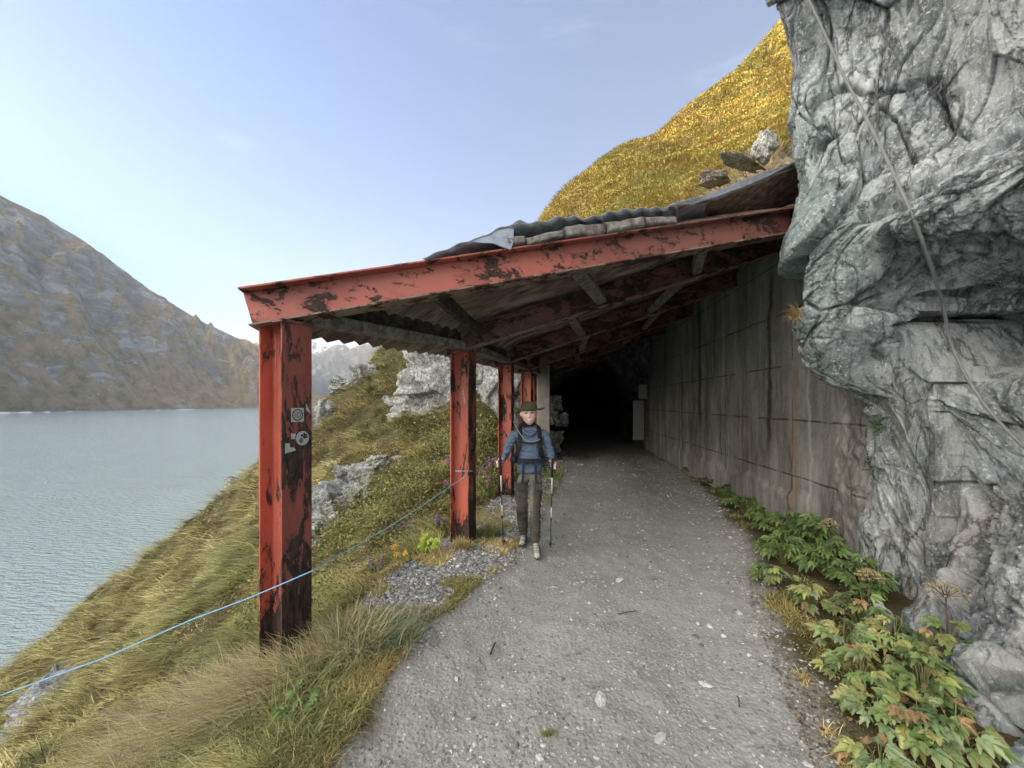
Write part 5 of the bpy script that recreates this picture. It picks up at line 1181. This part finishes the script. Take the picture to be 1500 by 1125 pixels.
PER = empty('person', (PX, PY_, -.012)); PER.scale = (1.09, 1.03, 1.03); tag(PER, 'smiling hiker in a blue long sleeved top and brimmed hat walking with two trekking poles', 'person')
HL, HR = Vector((-.288, -.17, .945)), Vector((.215, -.17, .925))      # hands (picture left / right)
HEAD = Vector((-.005, -.03, 1.445))
def arm(s, hand):
    sh = Vector((.155 * s, .01, 1.245)); el = Vector((-.235, .035, 1.02)) if s < 0 else Vector((.215, .03, 1.01)); wr = hand + (el - hand).normalized() * .075
    return sh, el, wr
def hand_chains(base, s, hand, el):
    """palm and five separate fingers closed round a vertical grip; s = outward side"""
    pole = hand; out = Vector((s, .25, 0)).normalized(); back = Vector((0, 1, 0)); ch = []
    palm_c = pole + out * .022 + Vector((0, .022, 0)); wr = hand + (el - hand).normalized() * .07
    ch.append([(tuple(wr), .021), (tuple(palm_c + Vector((0, .02, .0))), (.026, .03)), (tuple(palm_c + Vector((0, -.012, 0))), (.02, .034))])
    for k, (dz, ln) in enumerate([(.03, 1.0), (.011, 1.1), (-.009, 1.0), (-.028, .82)]):
        pts = []
        for a, r_ in [(55, .036), (10, .031), (-45, .028), (-100, .026), (-145 * ln, .025)]:
            aa = math.radians(a); pts.append((tuple(pole + Vector((s * math.sin(aa + math.pi / 2) * r_, -math.cos(aa + math.pi / 2) * r_ * -1 if False else math.cos(math.radians(90 + a)) * r_ * 1.0, dz))), .0085 - .0007 * len(pts)))
        ch.append(pts)
    ch.append([(tuple(palm_c + Vector((-s * .004, .01, .028))), .011), (tuple(pole + Vector((s * .012, .03, .046))), .0105), (tuple(pole + Vector((-s * .018, .024, .05))), .0092), (tuple(pole + Vector((-s * .03, .002, .046))), .008)])
    return ch
body_objs = []
chains = [[((0, .01, .90), (.13, .09)), ((0, .0, 1.02), (.105, .075)), ((0, .0, 1.15), (.125, .085)), ((0, .005, 1.235), (.10, .07)), ((-.002, .005, 1.30), .047), ((-.004, -.01, 1.37), .045)]]
for s, hand in ((-1, HL), (1, HR)):
    sh, el, wr = arm(s, hand); chains.append([(0, 3), (tuple(sh), .046), (tuple((sh + el) / 2), .04), (tuple(el), .034), (tuple((el + wr) / 2), .031), (tuple(wr), .021)])
LEGS = {-1: [(-.085, .01, .84), (-.075, -.03, .47), (-.058, .13, .12), (-.062, .16, .07), (-.068, .03, .035)], 1: [(.07, .0, .84), (.052, -.07, .47), (.055, -.10, .10), (.055, -.10, .06), (.06, -.22, .03)]}
for s in (-1, 1):
    L = LEGS[s]; chains.append([(0, 0), (L[0], .078), (tuple((Vector(L[0]) + Vector(L[1])) / 2), .066), (L[1], .05), (tuple((Vector(L[1]) + Vector(L[2])) / 2 + Vector((0, .012, .03))), .048), (L[2], .034), (L[3], .033), (L[4], (.034, .022))])
body_objs.append(skin_np(chains, 2))
for s, hand in ((-1, HL), (1, HR)):
    _, el, wr = arm(s, hand)
    for ch in hand_chains(None, s, hand, el): body_objs.append(skin_np([ch], 2))
# head
nu, nv = 96, 72; U, Vv = np.meshgrid(np.linspace(0, 2 * math.pi, nu, endpoint=False), np.linspace(0, math.pi, nv), indexing='ij')
x = np.sin(Vv) * np.sin(U); y = -np.sin(Vv) * np.cos(U); z = np.cos(Vv)
wz_ = np.interp(z, [-1, -.75, -.3, .2, 1], [.64, .80, .94, 1.0, .97]); X = x * .076 * wz_; Yh = y * .094 * np.interp(z, [-1, -.5, .2, 1], [.80, .93, 1, 1]); Zh = z * .115
Yh = Yh + np.where(y > 0, .012 * sstep(-.8, .4, z), 0) ; f_ = y < 0
def g2(cx, cz, sx, sz): return np.exp(-(((X - cx) / sx) ** 2 + ((Zh - cz) / sz) ** 2))
Yh = Yh - f_ * (g2(0, -.014, .009, .020) * .016 + g2(0, -.030, .014, .010) * .013)             # nose
Yh = Yh + f_ * (g2(-.031, .006, .015, .010) + g2(.031, .006, .015, .010)) * .010                # sockets
Yh = Yh - f_ * (g2(-.038, -.028, .016, .014) + g2(.038, -.028, .016, .014)) * .008              # smiling cheeks
Yh = Yh - f_ * (g2(0, -.088, .02, .016) * .008 + g2(0, .028, .045, .008) * .003)                # chin, brow
Yh = Yh - f_ * (g2(0, -.050, .024, .006) + g2(0, -.068, .02, .006)) * .005 + f_ * g2(0, -.059, .026, .0045) * .004
rot = Matrix.Rotation(R(-4), 3, 'Y') @ Matrix.Rotation(R(-5), 3, 'X')
V = np.stack([X, Yh, Zh], -1).reshape(-1, 3) @ np.array(rot).T + np.array(HEAD)
i_, j_ = np.meshgrid(np.arange(nu), np.arange(nv - 1), indexing='ij'); Fh = np.stack([i_ * nv + j_, ((i_ + 1) % nu) * nv + j_, ((i_ + 1) % nu) * nv + j_ + 1, i_ * nv + j_ + 1], -1).reshape(-1, 4)
body_objs.append(mesh_np('tmp', V, Fh, None))
for s in (-1, 1): body_objs.append(skin_np([[(tuple(HEAD + Vector((s * .074, .012, .018))), (.010, .017)), (tuple(HEAD + Vector((s * .079, .014, -.002))), (.009, .016)), (tuple(HEAD + Vector((s * .074, .008, -.022))), (.007, .01))]], 2))
bme = bake(body_objs, .0042); V = mverts(bme); Lc = (V - np.array(HEAD)) @ np.array(rot)
C = np.tile([.78, .52, .43], (len(V), 1)) * (1 + fbm(V * 40, 2, 3)[:, None] * .08); front_ = (Lc[:, 1] < -.03) & (np.abs(Lc[:, 2]) < .12)
def paint(cx, cz, sx, sz, col, k=1.):
    global C
    m = front_ * np.clip(1.6 * np.exp(-(((Lc[:, 0] - cx) / sx) ** 2 + ((Lc[:, 2] - cz) / sz) ** 2)), 0, 1) * k; C = C * (1 - m[:, None]) + np.array(col) * m[:, None]
for s in (-1, 1):
    paint(s * .04, -.03, .018, .014, (.70, .34, .27), .4); paint(s * .031, .007, .015, .0062, (.09, .05, .04), 1.); paint(s * .031, .0055, .0045, .0035, (.02, .02, .03), .9); paint(s * .032, .024, .015, .0028, (.2, .11, .06), .75)
cur = Lc[:, 2] - (-.061 + (Lc[:, 0] / .03) ** 2 * .010); ml = front_ * np.clip(1.7 * np.exp(-((Lc[:, 0] / .030) ** 4 + (cur / .0085) ** 2)), 0, 1)
C = C * (1 - ml[:, None] * .8) + np.array((.48, .12, .11)) * ml[:, None] * .8
ml = front_ * np.clip(1.7 * np.exp(-((Lc[:, 0] / .024) ** 4 + (cur / .0060) ** 2)), 0, 1); C = C * (1 - ml[:, None]) + np.array((.82, .80, .76)) * ml[:, None]
paint(-.007, -.037, .004, .003, (.3, .12, .09), .6); paint(.007, -.037, .004, .003, (.3, .12, .09), .6)
setcol(bme, C); skm = NT('skin', .5, .4); skm.b.inputs['Subsurface Weight'].default_value = .08; skm.out(skm.attr('Col')); BODY = fin(bme, 'body', skm.m, PER)
# hair at temples and nape
hr = bake([skin_np([[(tuple(HEAD + Vector((-.070, .0, .015))), (.013, .034)), (tuple(HEAD + Vector((-.055, .06, .0))), (.022, .035)), (tuple(HEAD + Vector((0, .082, -.02))), (.03, .045)), (tuple(HEAD + Vector((.055, .06, .0))), (.022, .035)), (tuple(HEAD + Vector((.070, .0, .015))), (.013, .034))]], 2)])
fin(hr, 'hair', plain('brown_hair', (.09, .05, .028), .6, .3, .4, 120), PER, .003, 60, 611)
# top
ch = [[((0, .0, .80), (.148, .10)), ((0, .0, .90), (.142, .102)), ((0, -.004, 1.0), (.122, .092)), ((0, -.008, 1.11), (.138, .108)), ((0, .0, 1.20), (.132, .092)), ((0, .005, 1.262), (.078, .06)), ((-.003, .0, 1.300), (.060, .056))]]
for s, hand in ((-1, HL), (1, HR)):
    sh, el, wr = arm(s, hand); ch.append([(0, 4), (tuple(sh + Vector((-s * .005, 0, 0))), .057), (tuple((sh + el) / 2), .051), (tuple(el), .045), (tuple((el + wr) / 2), .04), (tuple(wr + (el - wr) * .06), .031)])
shm = NT('blue_top', .85, .2); o_ = shm.obj(); w_ = shm.noise(shm.map(o_, (1, 1, 2.6), rot=(0, .5, 0)), 9, 4, .5, 1.5)
shm.out(shm.mix(shm.noise(o_, 4, 5), (.095, .13, .19), (.15, .195, .275)), nrm=shm.bump(w_, .9, .03, shm.bump(shm.noise(o_, 160, 3), .2, .001)))
fin(bake([skin_np(ch, 3)]), 'top', shm.m, PER, .014, 7, 621, (.8, 1, 2.2))
hood = MB(); hood.tube([(-.06, .03, 1.31), (-.075, -.02, 1.285), (-.045, -.075, 1.25), (0, -.092, 1.225), (.045, -.075, 1.25), (.07, -.02, 1.285), (.06, .03, 1.31)], [.014, .016, .016, .013, .016, .016, .014], 10); hood.build('collar', shm.m, PER, True)
# trousers: dark cloth with lighter inner panels chosen by position
ch = [[((0, .005, .90), (.132, .098)), ((0, .005, .83), (.14, .10))]]
for s in (-1, 1):
    L = LEGS[s]; k = (Vector(L[0]) + Vector(L[1])) / 2; c = (Vector(L[1]) + Vector(L[2])) / 2 + Vector((0, .012, .02))
    ch.append([(0, 1), (tuple(Vector(L[0]) + Vector((0, 0, -.05))), (.078, .086)), (tuple(k), .071), (L[1], .060), (tuple(c), .058), (tuple(Vector(L[2]) + Vector((0, 0, .0))), .050)])
tme = bake([skin_np(ch, 3)]); V = mverts(tme); C = np.tile([.058, .056, .045], (len(V), 1)) * (1 + fbm(V * 9, 3, 4)[:, None] * .5)
inner = sstep(.045, .015, np.abs(V[:, 0] - .0) - .0) * sstep(.30, .5, V[:, 2]); inner = np.maximum(inner, sstep(.74, .79, V[:, 2] + .3 * np.abs(V[:, 0])))
C = C * (1 - inner[:, None]) + np.array([.16, .15, .115]) * inner[:, None]; setcol(tme, C); tm_ = NT('trouser_cloth', .9, .15); tm_.out(tm_.attr('Col'), nrm=tm_.bump(tm_.noise(tm_.obj(), 22, 5, .6, 1), .6, .012)); fin(tme, 'trousers', tm_.m, PER, .012, 8, 631, (1, 1, 2.2))
mb = MB(); mb.frame((-.088, -.122, .70), (1, .1, 0), (-.1, 1, 0), (0, 0, 1), .042, .004, .035); mb.build('trouser_pocket', plain('pocket_cloth', (.05, .048, .038), .9), PER, bevel=.005)
mb = MB(); mb.frame((.082, -.128, .70), (1, -.1, 0), (.1, 1, 0), (0, 0, 1), .038, .004, .035); mb.build('trouser_pocket', plain('pocket_cloth', (.05, .048, .038), .9), PER, bevel=.005)
# shoes
def shoe(c, pitch, yaw, raise_):
    nu_, nv_ = 28, 20; V = []
    for i in range(nv_ + 1):
        t = i / nv_; y_ = .10 - .265 * t; w = .038 * (1 - abs(2 * t - .85) ** 3 * .35) * (1 if 0 < i < nv_ else .55); h_ = np.interp(t, [0, .15, .4, .6, .85, 1], [.088, .105, .098, .07, .052, .03])
        for j in range(nu_):
            a = 2 * math.pi * j / nu_; xx = w * math.copysign(abs(math.cos(a)) ** .8, math.cos(a)); zz = h_ * .5 + h_ * .5 * math.copysign(abs(math.sin(a)) ** .7, math.sin(a)); V.append((xx * (1 if zz < h_ * .6 else .82), y_, zz))
    V = np.array(V); Mx = np.array((Matrix.Rotation(yaw, 3, 'Z') @ Matrix.Rotation(pitch, 3, 'X'))); up_ = V @ Mx.T + np.array(c)
    i_, j_ = np.meshgrid(np.arange(nv_), np.arange(nu_), indexing='ij'); F_ = np.stack([i_ * nu_ + j_, (i_ + 1) * nu_ + j_, (i_ + 1) * nu_ + (j_ + 1) % nu_, i_ * nu_ + (j_ + 1) % nu_], -1).reshape(-1, 4)
    caps = np.array([[0, k, k + 1, k + 1] for k in range(1, nu_ - 1)]); o_ = nv_ * nu_; C = np.where(V[:, 2:3] < .022, np.array([[.05, .05, .05]]), np.array([[.26, .25, .22]])); C = np.where((np.abs(V[:, 0:1]) > .026) & (V[:, 2:3] > .03), np.array([[.13, .13, .12]]), C); C = np.where((V[:, 1:2] < -.12) & (V[:, 2:3] > .02), np.array([[.4, .39, .35]]), C)
    ob = mesh_np('shoe', up_, np.concatenate([F_, caps[:, [0, 2, 1, 3]], caps + o_]), MAT['leafless'], cols=C, parent=PER)
    mb = MB()
    for k in range(4):
        q = Vector((0, -.02 - .026 * k, .100 - .014 * k)); mb.tube([Vector(c) + Matrix(Mx.tolist()) @ (q + Vector((-.022, 0, -.008))), Vector(c) + Matrix(Mx.tolist()) @ q, Vector(c) + Matrix(Mx.tolist()) @ (q + Vector((.022, 0, -.008)))], .003, 6)
    lc = mb.build('lace', MAT['leafless2'], ob, True)
MAT['leafless'] = m_veg('shoe_material', 0, .8); MAT['leafless2'] = plain('lace_cord', (.5, .5, .46), .8)
shoe((-.06, .125, .012), R(-14), R(-6), 0); shoe((.058, -.12, .028), R(7), R(3), 0)
# hat
prof = [(.0, 1.583), (.045, 1.580), (.07, 1.563), (.083, 1.525), (.086, 1.49), (.09, 1.487), (.125, 1.484), (.155, 1.488), (.160, 1.492), (.156, 1.482), (.123, 1.476), (.086, 1.478), (.08, 1.478)]
V, n = [], 40; hz0 = HEAD.z - 1.445
for (r_, z_) in prof:
    for k in range(n):
        a = 2 * math.pi * k / n; zz = z_ + hz0 + (.02 * abs(math.cos(a)) ** 2 * (r_ / .15) ** 2 + .010 * max(0, -math.sin(a)) * (r_ / .15) ** 2) - (.008 * math.exp(-((r_ * math.cos(a)) / .02) ** 2) if z_ > 1.54 else 0); V.append((HEAD.x + r_ * math.cos(a), HEAD.y + .005 + r_ * math.sin(a) * 1.08, zz))
i_, j_ = np.meshgrid(np.arange(len(prof) - 1), np.arange(n), indexing='ij'); F_ = np.stack([i_ * n + j_, (i_ + 1) * n + j_, (i_ + 1) * n + (j_ + 1) % n, i_ * n + (j_ + 1) % n], -1).reshape(-1, 4)
hat = mesh_np('hat', np.array(V) + 0, F_, plain('olive_hat', (.085, .078, .045), .9, .15, .25, 50, .3), parent=PER); hb = MB(); hb.tube([(HEAD.x + .0885 * math.cos(t), HEAD.y + .005 + .0885 * 1.08 * math.sin(t), 1.493 + hz0 + .008 * math.cos(t) ** 2) for t in np.linspace(0, 2 * math.pi, 41)], .0065, 6); hb.build('hat_band', plain('hat_band_cloth', (.045, .04, .025), .9), hat, True)

# backpack (a thing of its own) with straps, belt, pouch, tube
BP = empty('backpack', (PX, PY_, .9 * 1.03 - .012)); BP.scale = (1.09, 1.03, 1.03); tag(BP, 'dark navy hiking backpack worn by the hiker, with hip belt and chest strap', 'backpack'); nv_c = plain('navy_cloth', (.022, .026, .045), .8, .2, .35, 30, .3); bk = plain('black_webbing', (.012, .012, .014), .7, .3, .3, 60)
def bpart(mb, name, m_, bevel=0, sm=False, par=None):
    ob = mb.build(name, m_, par or BP, smooth=sm, bevel=bevel, seg=3)
    for v in ob.data.vertices:
        if par is None: v.co.z -= .9
    return ob
q = bake([skin_np([[((0, .20, .93), (.13, .09)), ((0, .22, 1.05), (.155, .11)), ((0, .21, 1.2), (.15, .10)), ((0, .19, 1.30), (.12, .08)), ((.0, .18, 1.36), (.09, .05))]], 3)]); V = mverts(q); V[:, 2] -= .9; setv(q, V); fin(q, 'pack_bag', nv_c, BP, .008, 8, 641)
for s in (-1, 1):
    mb = MB(); pts = [(s * .07, .10, 1.30), (s * .088, .03, 1.318), (s * .095, -.04, 1.285), (s * .10, -.095, 1.20), (s * .105, -.112, 1.11), (s * .125, -.075, 1.03), (s * .15, .0, .98)]
    for a, b in zip(pts[:-1], pts[1:]):
        a, b = Vector(a), Vector(b); nrm_ = Vector((s * .3, -1, .3)).normalized(); mb.bar(a, b + (b - a) * .12, (b - a).cross(nrm_), .042, .014)
    bpart(mb, 'shoulder_strap', bk, .004)
mb = MB(); mb.tube([(-.10, -.118, 1.165), (-.04, -.134, 1.15), (.04, -.134, 1.15), (.10, -.118, 1.165)], .009, 8); bpart(mb, 'chest_strap', bk, sm=True)
mb = MB(); ring = [Vector((.165 * math.sin(a), -.01 - .128 * math.cos(a), .965)) for a in np.linspace(-2.4, 2.4, 25)]
for a, b in zip(ring[:-1], ring[1:]): mb.bar(a, b + (b - a) * .1, (0, 0, 1), .05, .014)
bpart(mb, 'hip_belt', nv_c, .003)
mb = MB(); mb.frame((0, -.150, .965), (1, 0, 0), (0, 1, 0), (0, 0, 1), .03, .009, .022); bpart(mb, 'buckle', bk, .004)
for s, x_ in ((-1, -.062), (1, .052)):
    mb = MB(); mb.bar((x_, -.146, .955), (x_ + s * .006, -.150, .79), (1, 0, 0), .026, .006); mb.bar((x_ + s * .006, -.150, .79), (x_ + s * .016, -.146, .745), (1, 0, 0), .026, .006); bpart(mb, 'strap_end', nv_c)
q = bake([skin_np([[((-.155, -.09, 1.02), (.04, .035)), ((-.158, -.095, .98), (.045, .04)), ((-.155, -.09, .93), (.038, .034))]], 2)]); V = mverts(q); V[:, 2] -= .9; setv(q, V); fin(q, 'belt_pouch', bk, BP, .003, 20, 651)
q = bake([skin_np([[((.16, -.03, 1.0), (.034, .045)), ((.162, -.04, .94), (.036, .045))]], 2)]); V = mverts(q); V[:, 2] -= .9; setv(q, V); fin(q, 'hip_pocket', nv_c, BP, .003, 20, 652)
tp = [Vector(v) for v in [(-.165, .06, 1.37), (-.155, .06, 1.36), (-.13, -.06, 1.30), (-.09, -.125, 1.235), (-.045, -.142, 1.18), (.02, -.148, 1.16), (.075, -.135, 1.175), (.10, -.125, 1.20)]]
sm_ = [tp[i].lerp(tp[i + 1], k / 4) for i in range(len(tp) - 1) for k in range(4)]
for _ in range(3): sm_ = [sm_[0]] + [(sm_[i - 1] + sm_[i] * 2 + sm_[i + 1]) / 4 for i in range(1, len(sm_) - 1)] + [sm_[-1]]
mb = MB(); mb.tube(sm_, .0048, 8); bpart(mb, 'drinking_tube', plain('grey_tube', (.26, .26, .25), .4, .5), sm=True)
# trekking poles
gm_, wm_, dm_ = plain('cork_black_grip', (.015, .015, .015), .6), plain('silver_shaft', (.5, .5, .49), .35, .5, .1, 30), plain('dark_shaft', (.03, .03, .032), .35, .5)
for s, hand, tip, lb in ((-1, HL, Vector((-.285, .04, 0)), 'trekking pole in the hand nearer the red posts'), (1, HR, Vector((.235, .05, 0)), 'trekking pole on the side of the open path')):
    rt = empty('trekking_pole', (PX + tip.x, PY_ + tip.y, float(H(PX + tip.x, PY_ + tip.y)))); tag(rt, lb, 'hiking pole', 'the trekking poles'); b0 = -tip; z0 = rt.location.z; hand = Vector((hand.x * 1.09, hand.y * 1.03, hand.z * 1.03)) + Vector((0, 0, -.012))
    top = hand + Vector((0, 0, .075)) + b0 - Vector((0, 0, z0)); d = top.normalized(); Lh = top.length; P_ = lambda t: d * (Lh * t)
    def seg(t0, t1, r0, r1, nm, m_, par=rt, n=12): mb = MB(); mb.tube([P_(t0), P_((t0 + t1) / 2), P_(t1)], [r0, (r0 + r1) / 2, r1], n); ob = mb.build(nm, m_, par, True); return ob
    g_ = MB(); g_.tube([P_(.80), P_(.83), P_(.86), P_(.90), P_(.94), P_(.975), P_(.995), P_(1.0)], [.011, .013, .0135, .0125, .0135, .015, .013, .006], 14); g_.build('grip', gm_, rt, True)
    seg(.62, .80, .0085, .0085, 'upper_shaft', wm_); seg(.60, .625, .012, .012, 'clamp', dm_); seg(.47, .60, .0075, .0075, 'middle_shaft', dm_); seg(.33, .47, .0073, .0073, 'middle_band', wm_); seg(.325, .35, .0105, .0105, 'clamp', dm_); seg(.06, .33, .0062, .005, 'lower_shaft', dm_)
    seg(.045, .055, .02, .02, 'basket', dm_, n=16); seg(.0, .05, .0035, .006, 'tip', dm_)
    mb = MB(); a = P_(.97); mb.tube([a, a + Vector((s * .03, -.01, -.03)), a + Vector((s * .045, .0, -.09)), a + Vector((s * .03, .02, -.12)), a + Vector((0, .01, -.02))], .004, 6); mb.build('wrist_loop', gm_, rt, True)
